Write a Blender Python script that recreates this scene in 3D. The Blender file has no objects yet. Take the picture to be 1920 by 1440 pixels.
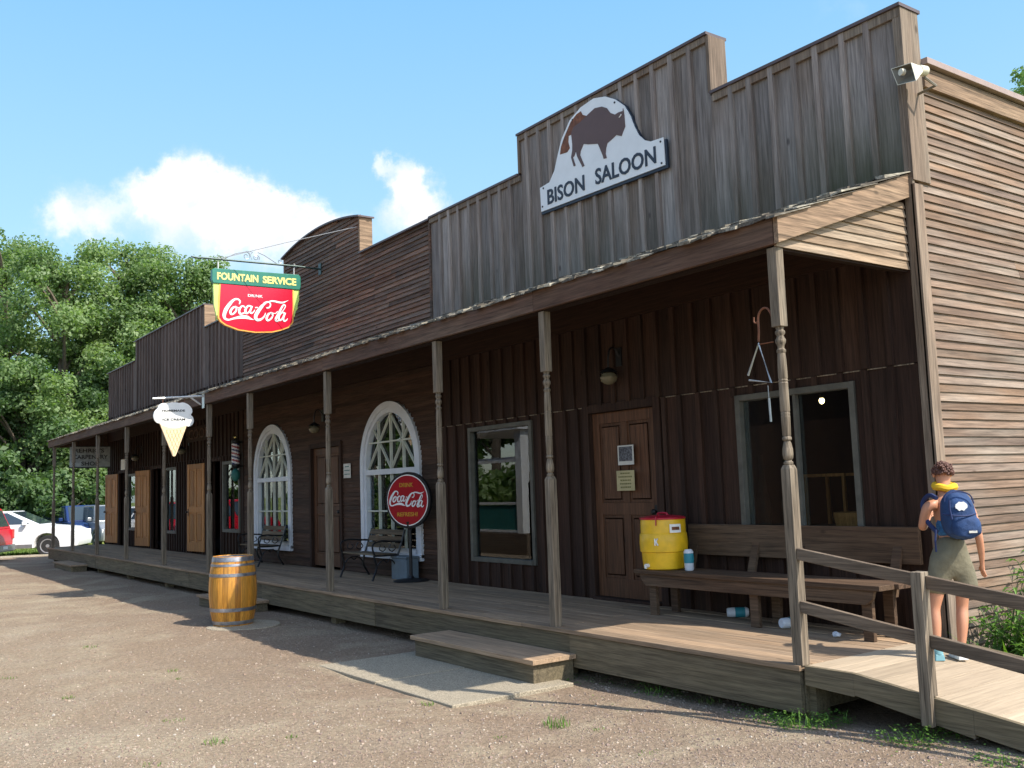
import bpy, bmesh, math, random
import numpy as np
from mathutils import Vector, Matrix, noise
R = random.Random(7)
C = bpy.context.scene.collection
SC = bpy.context.scene
rad = math.radians

# ------------------------------------------------------------------ camera
cam = bpy.data.cameras.new('camera'); camo = bpy.data.objects.new('camera', cam); C.objects.link(camo)
cam.sensor_width = 36.0; cam.sensor_fit = 'HORIZONTAL'; cam.lens = 36.0*1806.55/1920.0
cam.clip_start = 0.05; cam.clip_end = 3000
RM = ((0.57958638, 0.10706373, 0.80784713), (0.81416901, -0.03378852, -0.57964400), (-0.03476289, 0.99367786, -0.10675134))
CL = (4.30581574, -5.38372529, 1.25095641)
camo.matrix_world = Matrix(((*RM[0], CL[0]), (*RM[1], CL[1]), (*RM[2], CL[2]), (0, 0, 0, 1)))
SC.camera = camo

# ------------------------------------------------------------------ sun
SUN = Vector((0.83, 0.33, 1.0)).normalized()
sun_el = math.asin(SUN.z); sun_az = math.atan2(SUN.x, SUN.y)
sl = bpy.data.lights.new('sun', 'SUN'); sl.energy = 4.9; sl.angle = rad(0.53); sl.color = (1.0, 0.93, 0.83)
so = bpy.data.objects.new('sun', sl); C.objects.link(so)
so.rotation_euler = SUN.to_track_quat('Z', 'Y').to_euler(); so.location = (20, 10, 30)

SC.view_settings.view_transform = 'Standard'; SC.view_settings.look = 'None'
SC.view_settings.exposure = 0.52; SC.view_settings.gamma = 1.0

# ------------------------------------------------------------------ node helper
class NT:
    def __init__(s, tree): s.t = tree; s.n = tree.nodes; s.l = tree.links
    def node(s, typ, **kw):
        n = s.n.new(typ)
        for k, v in kw.items(): setattr(n, k, v)
        return n
    def set(s, sock, v):
        if hasattr(v, 'is_output') or isinstance(v, bpy.types.NodeSocket): s.l.new(v, sock)
        else:
            if sock.type == 'RGBA' and len(v) == 3: v = (*v, 1)
            sock.default_value = v
    def math(s, op, a, b=0.0, c=0.0, clamp=False):
        n = s.node('ShaderNodeMath', operation=op, use_clamp=clamp)
        for i, v in enumerate((a, b, c)): s.set(n.inputs[i], v)
        return n.outputs[0]
    def vmath(s, op, a, b=(0, 0, 0)):
        n = s.node('ShaderNodeVectorMath', operation=op); s.set(n.inputs[0], a); s.set(n.inputs[1], b)
        return n.outputs['Value'] if op in ('DISTANCE', 'DOT_PRODUCT', 'LENGTH') else n.outputs[0]
    def mix(s, f, a, b, mode='MIX'):
        n = s.node('ShaderNodeMix', data_type='RGBA', blend_type=mode)
        s.set(n.inputs[0], f); s.set(n.inputs[6], a); s.set(n.inputs[7], b); return n.outputs[2]
    def noise(s, vec, scale, detail=3.0, rough=0.55, dist=0.0, col=False):
        n = s.node('ShaderNodeTexNoise'); s.set(n.inputs['Vector'], vec); n.inputs['Scale'].default_value = scale
        n.inputs['Detail'].default_value = detail; n.inputs['Roughness'].default_value = rough; n.inputs['Distortion'].default_value = dist
        return n.outputs[1 if col else 0]
    def range(s, v, a, b, c=0.0, d=1.0, typ='LINEAR'):
        n = s.node('ShaderNodeMapRange', interpolation_type=typ); s.set(n.inputs[0], v)
        for i, x in enumerate((a, b, c, d)): n.inputs[i+1].default_value = x
        return n.outputs[0]

# ------------------------------------------------------------------ world: sky with clouds
w = bpy.data.worlds.new('World'); SC.world = w; w.use_nodes = True
W = NT(w.node_tree); W.n.clear()
sky = W.node('ShaderNodeTexSky', sky_type='NISHITA'); sky.sun_disc = False
sky.sun_elevation = sun_el; sky.sun_rotation = sun_az; sky.altitude = 200; sky.air_density = 1.0; sky.dust_density = 1.2; sky.ozone_density = 1.0
tc = W.node('ShaderNodeTexCoord'); dirv = W.vmath('NORMALIZE', tc.outputs['Generated'])
wob = W.vmath('ADD', dirv, W.vmath('MULTIPLY', W.vmath('SUBTRACT', W.noise(dirv, 26, 6, .68, col=True), (.5, .5, .5)), (.050, .050, .050)))
wob = W.vmath('ADD', wob, W.vmath('MULTIPLY', W.vmath('SUBTRACT', W.noise(dirv, 7, 2, .5, col=True), (.5, .5, .5)), (.03, .03, .03)))
BL = [((-0.9466, .1791, .268), .034, .75), ((-.9395, .206, .268), .026, .5), ((-0.9265, .2356, .292), .030, .85), ((-.917, .262, .298), .036, 1.1),
      ((-0.9095, .2807, .304), .042, 1.3), ((-.905, .308, .290), .044, 1.3), ((-0.8973, .3347, .283), .042, 1.2), ((-.890, .357, .276), .036, 1.0), ((-0.880, .3785, .272), .030, .8),
      ((-.922, .262, .270), .036, .7), ((-.906, .312, .262), .040, .8), ((-.885, .362, .254), .040, .7), ((-.870, .395, .262), .030, .55), ((-.91, .31, .235), .05, .4), ((-.88, .385, .23), .05, .45),
      ((-0.8327, .4458, .331), .017, .95), ((-0.8285, .4663, .315), .023, 1.0), ((-0.8258, .4833, .295), .030, .95), ((-.834, .470, .285), .032, .6), ((-0.8157, .5104, .276), .026, .8), ((-.828, .495, .262), .035, .7),
      ((-.951, .165, .262), .026, .6), ((-.932, .215, .262), .030, .5), ((-.868, .408, .262), .030, .6), ((-.862, .425, .262), .026, .45), ((-.898, .345, .262), .045, .6), ((-.925, .27, .248), .045, .35), ((-.876, .392, .285), .022, .5), ((-.806, .53, .266), .026, .5), ((-.842, .455, .268), .035, .45),
      ((-.492, .7587, .427), .022, .25), ((-.51, .74, .43), .02, .2)]
acc = None
for c, r, s in BL:
    c = Vector(c).normalized()
    d = W.range(W.vmath('DISTANCE', wob, tuple(c)), 0.0, r*1.25, s, 0.0, 'SMOOTHERSTEP')
    acc = d if acc is None else W.math('ADD', acc, d)
# clouds added out of view to brighten the shaded fronts (seen only in reflections)
far_n = W.range(W.noise(W.vmath('MULTIPLY', dirv, (1, 1, 2.2)), 2.6, 6, .6), .50, .66, 0, .7)
behind = W.range(W.vmath('DOT_PRODUCT', dirv, (.35, -.93, 0)), .05, .4)
acc = W.math('ADD', acc, W.math('MULTIPLY', far_n, behind))
cl = W.range(acc, .06, 1.30, 0, 1, 'SMOOTHSTEP')
sepd = W.node('ShaderNodeSeparateXYZ'); W.l.new(dirv, sepd.inputs[0])
lowhaze = W.range(sepd.outputs[2], 0.0, .60)
airc = W.mix(lowhaze, (3.4, 5.05, 5.9), (.92, 2.95, 5.3))
brt = W.range(W.vmath('DOT_PRODUCT', dirv, (-.79, .60, .12)), .42, .82, .0, .82, 'SMOOTHSTEP')
skyc = W.mix(brt, W.mix(1.0, sky.outputs[0], (1.66, 1.72, 1.70), 'MULTIPLY'), airc)
cshade = W.range(W.noise(wob, 30, 4, .6), .35, .65)
skyc = W.mix(cl, skyc, W.mix(cshade, (5.1, 5.5, 6.0), (6.4, 6.4, 6.45)))
bg = W.node('ShaderNodeBackground'); W.l.new(skyc, bg.inputs[0]); bg.inputs[1].default_value = 0.13
wo = W.node('ShaderNodeOutputWorld'); W.l.new(bg.outputs[0], wo.inputs[0])

# ------------------------------------------------------------------ materials
MAT = {}
def newmat(name):
    m = bpy.data.materials.new(name); m.use_nodes = True; t = NT(m.node_tree); t.n.clear()
    o = t.node('ShaderNodeOutputMaterial'); b = t.node('ShaderNodeBsdfPrincipled'); t.l.new(b.outputs[0], o.inputs[0])
    MAT[name] = m; return m, t, b, o
def plain(name, col, rough=.6, metal=0.0, var=.12, spec=.5, bump=0.0, bscale=60, nscale=9):
    m, t, b, o = newmat(name)
    tcn = t.node('ShaderNodeTexCoord'); n = t.noise(tcn.outputs['Object'], nscale, 4, .6)
    c = t.mix(t.range(n, .3, .7), tuple(x*(1-var) for x in col), tuple(min(1, x*(1+var)) for x in col))
    t.l.new(c, b.inputs['Base Color']); b.inputs['Roughness'].default_value = rough; b.inputs['Metallic'].default_value = metal
    b.inputs['Specular IOR Level'].default_value = spec
    if bump:
        bn = t.node('ShaderNodeBump'); t.l.new(t.noise(tcn.outputs['Object'], bscale, 3), bn.inputs['Height']); bn.inputs['Strength'].default_value = bump
        bn.inputs['Distance'].default_value = .01; t.l.new(bn.outputs[0], b.inputs['Normal'])
    return m
def wood(name, ca, cb, cc, axis=0, rough=.8, gs=1.0, patch=.5, bump=.35, contrast=1.0, moss=None, spec=.25, vary=.18):
    """weathered boards: grain runs along axis; ca..cb vary per board, cc shows in worn patches"""
    m, t, b, o = newmat(name)
    tcn = t.node('ShaderNodeTexCoord'); at = t.node('ShaderNodeAttribute', attribute_name='rnd')
    off = t.vmath('MULTIPLY', (1, 1, 1), (0, 0, 0)); comb = t.node('ShaderNodeCombineXYZ')
    r50 = t.math('MULTIPLY', at.outputs['Fac'], 53.0)
    for i in range(3): t.l.new(r50, comb.inputs[i])
    p = t.vmath('ADD', tcn.outputs['Object'], comb.outputs[0])
    sc = [42.0*gs]*3; sc[axis] = 1.7*gs
    g = t.noise(t.vmath('MULTIPLY', p, tuple(sc)), 1.0, 4, .68, .15)
    sc2 = [150.0*gs]*3; sc2[axis] = 4.5*gs
    g2 = t.noise(t.vmath('MULTIPLY', p, tuple(sc2)), 1.0, 2, .6)
    sc3 = [3.0]*3; sc3[axis] = .6
    pt = t.noise(t.vmath('MULTIPLY', p, tuple(sc3)), 1.0, 2, .6)
    rr = t.math('FRACT', t.math('MULTIPLY', at.outputs['Fac'], 7.31))
    col = t.mix(rr, ca, cb)
    col = t.mix(t.math('MULTIPLY', t.range(pt, .42, .68), patch), col, cc)
    k = .42*contrast
    gr = t.math('ADD', t.range(g, .28, .72, 1-k*1.3, 1+k*.8), t.range(g2, .3, .7, -k*.55, k*.55))
    rv = t.range(at.outputs['Fac'], 0, 1, 1-vary, 1+vary)
    gr = t.math('MULTIPLY', gr, rv)
    cg = t.node('ShaderNodeCombineXYZ')
    for i in range(3): t.l.new(gr, cg.inputs[i])
    col = t.mix(1.0, col, cg.outputs[0], 'MULTIPLY')
    if moss:
        sp = t.node('ShaderNodeSeparateXYZ'); t.l.new(tcn.outputs['Object'], sp.inputs[0])
        zz = t.math('ADD', sp.outputs[2], t.range(t.noise(t.vmath('MULTIPLY', tcn.outputs['Object'], (3, 3, 1)), 1.5, 4), 0, 1, -.35, .35))
        xx = t.range(t.noise(t.vmath('MULTIPLY', tcn.outputs['Object'], (1, 1, 0)), .45, 2), .40, .6)
        col = t.mix(t.math('MULTIPLY', t.math('MULTIPLY', t.range(zz, moss[0], moss[1], .8, 0), xx), moss[2]), col, (.050, .055, .022))
    # knots / nail stains
    vo = t.node('ShaderNodeTexVoronoi'); sk = [3.2]*3; sk[axis] = 1.6
    t.l.new(t.vmath('MULTIPLY', p, tuple(sk)), vo.inputs['Vector']); vo.inputs['Scale'].default_value = 1.0
    kn = t.range(vo.outputs['Distance'], .035, .075, .75, 0)
    col = t.mix(kn, col, tuple(x*.25 for x in ca))
    t.l.new(col, b.inputs['Base Color']); b.inputs['Roughness'].default_value = rough; b.inputs['Specular IOR Level'].default_value = spec
    bn = t.node('ShaderNodeBump'); t.l.new(t.math('ADD', g, t.math('MULTIPLY', g2, .4)), bn.inputs['Height'])
    bn.inputs['Strength'].default_value = bump; bn.inputs['Distance'].default_value = .006; t.l.new(bn.outputs[0], b.inputs['Normal'])
    return m

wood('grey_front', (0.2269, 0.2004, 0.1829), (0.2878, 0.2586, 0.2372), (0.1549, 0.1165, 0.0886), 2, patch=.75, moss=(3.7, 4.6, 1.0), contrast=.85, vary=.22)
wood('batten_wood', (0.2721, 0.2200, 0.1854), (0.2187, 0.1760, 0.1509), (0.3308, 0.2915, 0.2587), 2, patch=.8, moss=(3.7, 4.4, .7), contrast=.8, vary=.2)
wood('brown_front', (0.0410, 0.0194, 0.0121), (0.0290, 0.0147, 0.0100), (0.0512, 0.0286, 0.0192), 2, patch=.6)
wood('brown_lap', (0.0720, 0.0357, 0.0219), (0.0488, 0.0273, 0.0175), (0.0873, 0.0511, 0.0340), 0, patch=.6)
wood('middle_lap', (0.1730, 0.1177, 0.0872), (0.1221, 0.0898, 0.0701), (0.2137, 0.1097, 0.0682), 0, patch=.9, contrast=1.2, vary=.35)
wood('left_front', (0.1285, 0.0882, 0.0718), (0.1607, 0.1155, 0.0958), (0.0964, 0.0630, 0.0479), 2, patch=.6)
wood('side_lap', (.215, .135, .085), (.160, .112, .085), (.250, .205, .165), 1, patch=.8, contrast=.85, vary=.26)
wood('corner_wood', (0.1920, 0.1392, 0.1008), (0.1632, 0.1200, 0.0864), (0.2496, 0.2112, 0.1632), 2, patch=.6)
wood('gable_lap', (0.2805, 0.1995, 0.1305), (0.2338, 0.1632, 0.1052), (0.3272, 0.2630, 0.1936), 1, patch=.6)
wood('rake_wood', (0.2712, 0.1859, 0.1178), (0.2431, 0.1632, 0.1052), (0.1870, 0.1179, 0.0757), 1, patch=.7, contrast=1.2)
wood('fascia_wood', (0.1149, 0.0607, 0.0390), (0.0965, 0.0553, 0.0390), (0.1471, 0.0982, 0.0678), 0, patch=.7)
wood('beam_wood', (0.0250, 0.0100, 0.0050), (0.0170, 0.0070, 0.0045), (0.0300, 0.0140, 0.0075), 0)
wood('post_wood', (0.1898, 0.1472, 0.1035), (0.1552, 0.1242, 0.0897), (0.2760, 0.2300, 0.1725), 2, patch=.7, contrast=1.3)
wood('deck_wood', (0.3673, 0.2506, 0.1552), (0.3005, 0.2078, 0.1325), (0.2405, 0.1833, 0.1294), 0, patch=.6, contrast=.8)
wood('skirt_wood', (0.1570, 0.1271, 0.0769), (0.1775, 0.1430, 0.0889), (0.1160, 0.0953, 0.0673), 0, patch=.6)
wood('ramp_wood', (.43, .345, .245), (.385, .305, .215), (.34, .265, .185), 1, patch=.4, contrast=.45)
wood('rail_wood', (0.1208, 0.0861, 0.0588), (0.1418, 0.1029, 0.0714), (0.1995, 0.1575, 0.1155), 0, patch=.5)
wood('bench_wood', (0.1020, 0.0612, 0.0357), (0.0850, 0.0510, 0.0323), (0.1360, 0.0935, 0.0595), 0, patch=.6)
wood('slat_wood', (.12, .085, .05), (.15, .10, .06), (.20, .17, .12), 0)
wood('door_wood', (.105, .046, .023), (.092, .042, .021), (.125, .062, .034), 2, patch=.4, rough=.6)
wood('shutter_wood', (.46, .21, .070), (.40, .18, .060), (.32, .14, .05), 2, patch=.4, rough=.6, contrast=.7)
wood('barrel_wood', (.62, .27, .035), (.54, .21, .025), (.68, .34, .06), 2, rough=.34, patch=.7, contrast=.8, bump=.2, spec=.5, vary=.35)
wood('shake_wood', (.13, .11, .085), (.07, .06, .048), (.42, .39, .31), 1, patch=.8, contrast=1.3, vary=.6)
plain('coping', (.085, .058, .055), .5)
plain('coping_light', (.30, .22, .185), .5)
plain('frame_grey', (.085, .080, .064), .6, var=.25)
plain('frame_white', (.60, .62, .66), .5, var=.1, nscale=3)
plain('frame_cream', (.42, .36, .25), .55)
plain('muntin', (.55, .56, .48), .55)
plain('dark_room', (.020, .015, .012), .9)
plain('reflection_sheet', (.80, .80, .66), .9, var=.4, nscale=3)
plain('sign_white', (.74, .75, .74), .45, var=.05, nscale=4)
plain('sign_navy', (.012, .020, .035), .5)
plain('bison_brown', (.105, .060, .052), .6, var=.06)
plain('rust_brown', (.16, .055, .022), .7, var=.5, nscale=22)
plain('sign_red', (.62, .010, .035), .25, var=.1, nscale=2.5)
plain('sign_darkred', (.33, .003, .012), .3, var=.08)
plain('sign_green', (.020, .17, .115), .4, var=.15)
plain('sign_yellow', (.80, .74, .22), .45, var=.08)
plain('sign_lime', (.52, .66, .16), .45, var=.08)
plain('sign_orange', (.85, .42, .08), .45)
plain('sign_gold', (.50, .25, .02), .45)
plain('sign_cream', (.84, .84, .80), .5, var=.06)
plain('cone_tan', (.80, .60, .38), .6, var=.08)
plain('cone_line', (.60, .38, .18), .6)
plain('black_iron', (.018, .018, .020), .45, .4)
plain('green_iron', (.035, .06, .055), .45, .4)
plain('grey_iron', (.30, .31, .31), .4, .6)
plain('light_iron', (.55, .55, .53), .4, .4)
plain('steel_hoop', (.30, .30, .32), .45, .7, var=.5)
plain('cooler_yellow', (.78, .46, .012), .42, var=.14)
plain('cooler_red', (.42, .010, .030), .35)
plain('cup_white', (.62, .65, .70), .5)
plain('cup_teal', (.02, .22, .28), .5)
plain('paper', (.60, .58, .52), .8)
plain('paper_tan', (.45, .38, .20), .8)
plain('paper_dark', (.10, .10, .11), .8, var=.9, nscale=60)
plain('ink', (.03, .03, .03), .7)
plain('ink_olive', (.16, .15, .05), .7)
plain('grey_box', (.13, .17, .20), .6)
plain('concrete', (.34, .29, .21), .9, bump=1.0, bscale=140, var=.55, nscale=85)
plain('horn_beige', (.62, .58, .45), .45)
plain('horn_dark', (.16, .14, .10), .6)
plain('skin', (.48, .22, .125), .5, var=.08)
plain('hair', (.10, .040, .026), .7, var=.5, nscale=60)
plain('scarf', (.72, .42, .015), .8)
plain('denim', (.013, .042, .125), .85, var=.35, bump=1.0, bscale=16)
plain('denim_dark', (.010, .022, .085), .8)
plain('khaki', (.150, .135, .088), .9, var=.2, bump=1.0, bscale=14)
plain('top_blue', (.03, .14, .32), .85, var=.5, nscale=40)
plain('shoe_white', (.70, .70, .68), .6)
plain('shoe_teal', (.16, .34, .38), .6)
plain('rubber', (.018, .018, .018), .8)
plain('car_white', (.78, .79, .80), .22, var=.02)
plain('car_red', (.55, .012, .03), .22, var=.03)
plain('car_blue', (.015, .035, .12), .22, var=.03)
plain('car_silver', (.34, .36, .38), .25, .4, var=.03)
plain('car_glass', (.03, .045, .055), .05, var=.05, spec=1.0)
plain('car_lamp', (.62, .02, .03), .15)
plain('car_trim', (.26, .26, .27), .35, .5)
plain('rim', (.55, .56, .57), .3, .7)
plain('bark', (.12, .095, .07), .9, bump=.8, bscale=12, var=.3)
plain('stone', (.50, .47, .42), .85, var=.3, nscale=30)
plain('pav_white', (.75, .75, .73), .6)
plain('teal_paint', (.02, .14, .12), .6)
plain('barber_white', (.65, .62, .62), .35)
plain('barber_red', (.30, .02, .03), .35)
plain('barber_blue', (.02, .03, .12), .35)
plain('brass', (.75, .62, .25), .25, .9)
def leafmat(name, a, b_, trans=.35):
    m, t, b, o = newmat(name)
    at = t.node('ShaderNodeAttribute', attribute_name='rnd')
    c = t.mix(at.outputs['Fac'], a, b_)
    t.l.new(c, b.inputs['Base Color']); b.inputs['Roughness'].default_value = .5; b.inputs['Specular IOR Level'].default_value = .4
    tr = t.node('ShaderNodeBsdfTranslucent'); t.l.new(t.mix(1.0, c, (1.3, 1.5, .6), 'MULTIPLY'), tr.inputs[0])
    mx = t.node('ShaderNodeMixShader'); mx.inputs[0].default_value = trans
    t.l.new(b.outputs[0], mx.inputs[1]); t.l.new(tr.outputs[0], mx.inputs[2]); t.l.new(mx.outputs[0], o.inputs[0])
leafmat('leaf', (.105, .175, .065), (.245, .335, .140), .45)
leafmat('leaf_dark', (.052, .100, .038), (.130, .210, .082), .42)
leafmat('leaf_bright', (.075, .165, .025), (.17, .31, .06))
leafmat('grass_blade', (.10, .19, .04), (.20, .26, .07))
# window glass: clear pane that mirrors the street
m, t, b, o = newmat('glass'); t.n.remove(b)
g = t.node('ShaderNodeBsdfGlossy'); g.inputs['Roughness'].default_value = .004; g.inputs[0].default_value = (.92, .96, 1, 1)
tr = t.node('ShaderNodeBsdfTransparent'); tr.inputs[0].default_value = (.90, .94, .91, 1)
fr = t.node('ShaderNodeFresnel'); fr.inputs[0].default_value = 1.52
mx = t.node('ShaderNodeMixShader'); t.l.new(t.math('MULTIPLY', fr.outputs[0], 1.2, clamp=True), mx.inputs[0])
t.l.new(tr.outputs[0], mx.inputs[1]); t.l.new(g.outputs[0], mx.inputs[2]); t.l.new(mx.outputs[0], o.inputs[0])
m, t, b, o = newmat('globe'); b.inputs['Base Color'].default_value = (.16, .14, .09, 1); b.inputs['Roughness'].default_value = .12
m, t, b, o = newmat('bulb'); b.inputs['Emission Color'].default_value = (1, .78, .4, 1); b.inputs['Emission Strength'].default_value = 9
# ground
m, t, b, o = newmat('ground_dirt')
tcn = t.node('ShaderNodeTexCoord'); P = tcn.outputs['Object']
big = t.noise(P, .35, 4, .6, .4); mid = t.noise(P, 1.3, 5, .65); fine = t.noise(P, 26, 4, .7); fin2 = t.noise(P, 85, 3, .7)
col = t.mix(t.range(big, .40, .60), (.275, .212, .150), (.335, .274, .198))
col = t.mix(t.range(mid, .40, .60), col, (.290, .222, .152))
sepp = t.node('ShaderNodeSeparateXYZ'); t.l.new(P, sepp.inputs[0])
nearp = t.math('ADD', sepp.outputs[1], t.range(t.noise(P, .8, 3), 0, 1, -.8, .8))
col = t.mix(t.range(nearp, -3.4, -1.1, 0, .6), col, (.228, .160, .112))  # browner dirt near the porch, also darkened to deepen the eave shadow
sand = t.range(t.noise(t.vmath('ADD', P, (7, 3, 0)), .8, 5, .65, .5), .50, .68, 0, .55)
col = t.mix(sand, col, (.42, .360, .25))
gk = t.math('ADD', t.range(fine, .3, .7, .70, 1.25), t.range(fin2, .3, .7, -.26, .28))
cg = t.node('ShaderNodeCombineXYZ'); [t.l.new(gk, cg.inputs[i]) for i in range(3)]
col = t.mix(1.0, col, cg.outputs[0], 'MULTIPLY')
vo = t.node('ShaderNodeTexVoronoi'); t.l.new(P, vo.inputs['Vector']); vo.inputs['Scale'].default_value = 30
sps = t.node('ShaderNodeSeparateColor'); t.l.new(vo.outputs['Color'], sps.inputs[0])
peb = t.math('MULTIPLY', t.range(vo.outputs['Distance'], .18, .30, 1, 0), t.range(sps.outputs[0], .86, .88))
col = t.mix(t.math('MULTIPLY', peb, .2), col, (.58, .53, .45))
# grassy field beyond the lot
far = t.math('ADD', sepp.outputs[0], t.range(t.noise(P, .6, 3), 0, 1, -1.2, 1.2))
gmask = t.range(far, -32.6, -32.2, 1, 0)
behind_ = t.range(t.math('ADD', sepp.outputs[1], t.range(t.noise(P, 1.0, 3), 0, 1, -1, 1)), 3.0, 4.0)
gmask = t.math('MAXIMUM', gmask, behind_)
gcol = t.mix(t.range(fine, .3, .7), (.14, .19, .05), (.26, .29, .09))
col = t.mix(gmask, col, gcol)
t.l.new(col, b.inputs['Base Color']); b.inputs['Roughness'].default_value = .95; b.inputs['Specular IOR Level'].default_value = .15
bn = t.node('ShaderNodeBump'); bn.inputs['Strength'].default_value = .9; bn.inputs['Distance'].default_value = .03
t.l.new(t.math('ADD', t.math('ADD', fine, t.math('MULTIPLY', fin2, .5)), t.math('MULTIPLY', mid, .8)), bn.inputs['Height']); t.l.new(bn.outputs[0], b.inputs['Normal'])
def MM(n): return MAT[n]

# ------------------------------------------------------------------ mesh builder
ORG = {}
def tag(o, label, cat, group=None, kind=None):
    if label: o['label'] = label
    if cat: o['category'] = cat
    if group: o['group'] = group
    if kind: o['kind'] = kind
    return o
def thing(name, label, cat, loc=(0, 0, 0), group=None):
    o = bpy.data.objects.new(name, None); C.objects.link(o); o.location = loc; o.empty_display_size = .2
    ORG[o.name] = Vector(loc); return tag(o, label, cat, group)
class MB:
    def __init__(s): s.v = []; s.f = []; s.r = []; s.m = []
    def add(s, vs, fs, r=None, m=0):
        b = len(s.v); s.v.extend([tuple(v) for v in vs])
        if r is None: r = R.random()
        for f in fs: s.f.append([b+i for i in f]); s.r.append(r); s.m.append(m)
        return s
    def hexa(s, p, r=None, m=0):
        return s.add(p, [(0, 3, 2, 1), (4, 5, 6, 7), (0, 1, 5, 4), (1, 2, 6, 5), (2, 3, 7, 6), (3, 0, 4, 7)], r, m)
    def box(s, x0, x1, y0, y1, z0, z1, r=None, m=0):
        return s.hexa([(x0, y0, z0), (x1, y0, z0), (x1, y1, z0), (x0, y1, z0), (x0, y0, z1), (x1, y0, z1), (x1, y1, z1), (x0, y1, z1)], r, m)
    def prism(s, poly, fn, r=None, m=0, caps=True):
        """poly of 2d points; fn(a,b,k) -> 3d for k in 0,1"""
        n = len(poly); vs = [fn(a, b, 0) for a, b in poly]+[fn(a, b, 1) for a, b in poly]
        fs = [(i, (i+1) % n, n+(i+1) % n, n+i) for i in range(n)]
        if caps: fs += [tuple(range(n))[::-1], tuple(range(n, 2*n))]
        return s.add(vs, fs, r, m)
    def tube(s, pts, rr, n=8, r=None, m=0, caps=True):
        pts = [Vector(p) for p in pts]; k = len(pts)
        if not isinstance(rr, (list, tuple)): rr = [rr]*k
        vs = []; up = None
        for i, p in enumerate(pts):
            t = (pts[min(i+1, k-1)]-pts[max(i-1, 0)]).normalized()
            if up is None:
                up = Vector((0, 0, 1)) if abs(t.z) < .9 else Vector((1, 0, 0))
            a = t.cross(up).normalized(); up = a.cross(t).normalized()
            for j in range(n):
                th = 2*math.pi*j/n; vs.append(p+(a*math.cos(th)+up*math.sin(th))*rr[i])
        fs = [(i*n+j, i*n+(j+1) % n, (i+1)*n+(j+1) % n, (i+1)*n+j) for i in range(k-1) for j in range(n)]
        if caps: fs += [tuple(range(n))[::-1], tuple(range((k-1)*n, k*n))]
        return s.add(vs, fs, r, m)
    def lathe(s, prof, c=(0, 0, 0), n=24, r=None, m=0, ax='z', rfn=None):
        """prof: (radius, height)"""
        k = len(prof); vs = []
        for rad_, h in prof:
            for j in range(n):
                th = 2*math.pi*j/n; a, b = rad_*math.cos(th), rad_*math.sin(th)
                v = (a, b, h) if ax == 'z' else ((h, a, b) if ax == 'x' else (a, h, b)); vs.append((c[0]+v[0], c[1]+v[1], c[2]+v[2]))
        b0 = len(s.v)
        for i in range(k-1):
            for j in range(n): pass
        if rfn is None:
            fs = [(i*n+j, i*n+(j+1) % n, (i+1)*n+(j+1) % n, (i+1)*n+j) for i in range(k-1) for j in range(n)]
            fs += [tuple(range(n))[::-1], tuple(range((k-1)*n, k*n))]
            return s.add(vs, fs, r, m)
        s.v.extend(vs)
        for i in range(k-1):
            for j in range(n):
                s.f.append([b0+i*n+j, b0+i*n+(j+1) % n, b0+(i+1)*n+(j+1) % n, b0+(i+1)*n+j]); s.r.append(rfn(j)); s.m.append(m)
        s.f.append([b0+x for x in range(n)][::-1]); s.r.append(.5); s.m.append(m)
        s.f.append([b0+(k-1)*n+x for x in range(n)]); s.r.append(.5); s.m.append(m)
        return s
    def sphere(s, c, r3, n=12, r=None, m=0):
        if not isinstance(r3, (list, tuple)): r3 = (r3,)*3
        k = max(4, n//2); vs = []
        for i in range(k+1):
            ph = math.pi*i/k-math.pi/2; q = max(math.cos(ph), 1e-4)
            for j in range(n):
                th = 2*math.pi*j/n; vs.append((c[0]+r3[0]*q*math.cos(th), c[1]+r3[1]*q*math.sin(th), c[2]+r3[2]*math.sin(ph)))
        fs = [(i*n+j, i*n+(j+1) % n, (i+1)*n+(j+1) % n, (i+1)*n+j) for i in range(k) for j in range(n)]
        return s.add(vs, fs, r, m)
    def build(s, name, mats, parent=None, bevel=0, smooth=False, label=None, solid=0):
        if isinstance(mats, str): mats = [mats]
        me = bpy.data.meshes.new(name)
        off = Vector((0, 0, 0))
        if parent is not None: off = ORG.get(parent.name, Vector((0, 0, 0)))
        vs = [(v[0]-off.x, v[1]-off.y, v[2]-off.z) for v in s.v]
        me.from_pydata(vs, [], s.f); me.update()
        a = me.attributes.new('rnd', 'FLOAT', 'FACE'); a.data.foreach_set('value', s.r)
        for m_ in mats: me.materials.append(MAT[m_])
        me.polygons.foreach_set('material_index', s.m)
        if smooth: me.polygons.foreach_set('use_smooth', [True]*len(s.f))
        bm = bmesh.new(); bm.from_mesh(me); bmesh.ops.recalc_face_normals(bm, faces=bm.faces); bm.to_mesh(me); bm.free()
        if smooth: me.set_sharp_from_angle(angle=rad(38))
        o = bpy.data.objects.new(name, me); C.objects.link(o)
        if parent is not None: o.parent = parent
        ORG[o.name] = off
        if bevel:
            md = o.modifiers.new('bevel', 'BEVEL'); md.width = bevel; md.segments = 2; md.limit_method = 'ANGLE'; md.angle_limit = rad(40); md.harden_normals = True
        if label: o['label'] = label
        return o
def smooth_closed(pts, k=6):
    n = len(pts); out = []
    for i in range(n):
        p0, p1, p2, p3 = [Vector(pts[(i+j-1) % n]) for j in range(4)]
        for q in range(k):
            t = q/k; out.append(tuple(.5*((2*p1)+(-p0+p2)*t+(2*p0-5*p1+4*p2-p3)*t*t+(-p0+3*p1-3*p2+p3)*t*t*t)))
    return out
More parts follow.
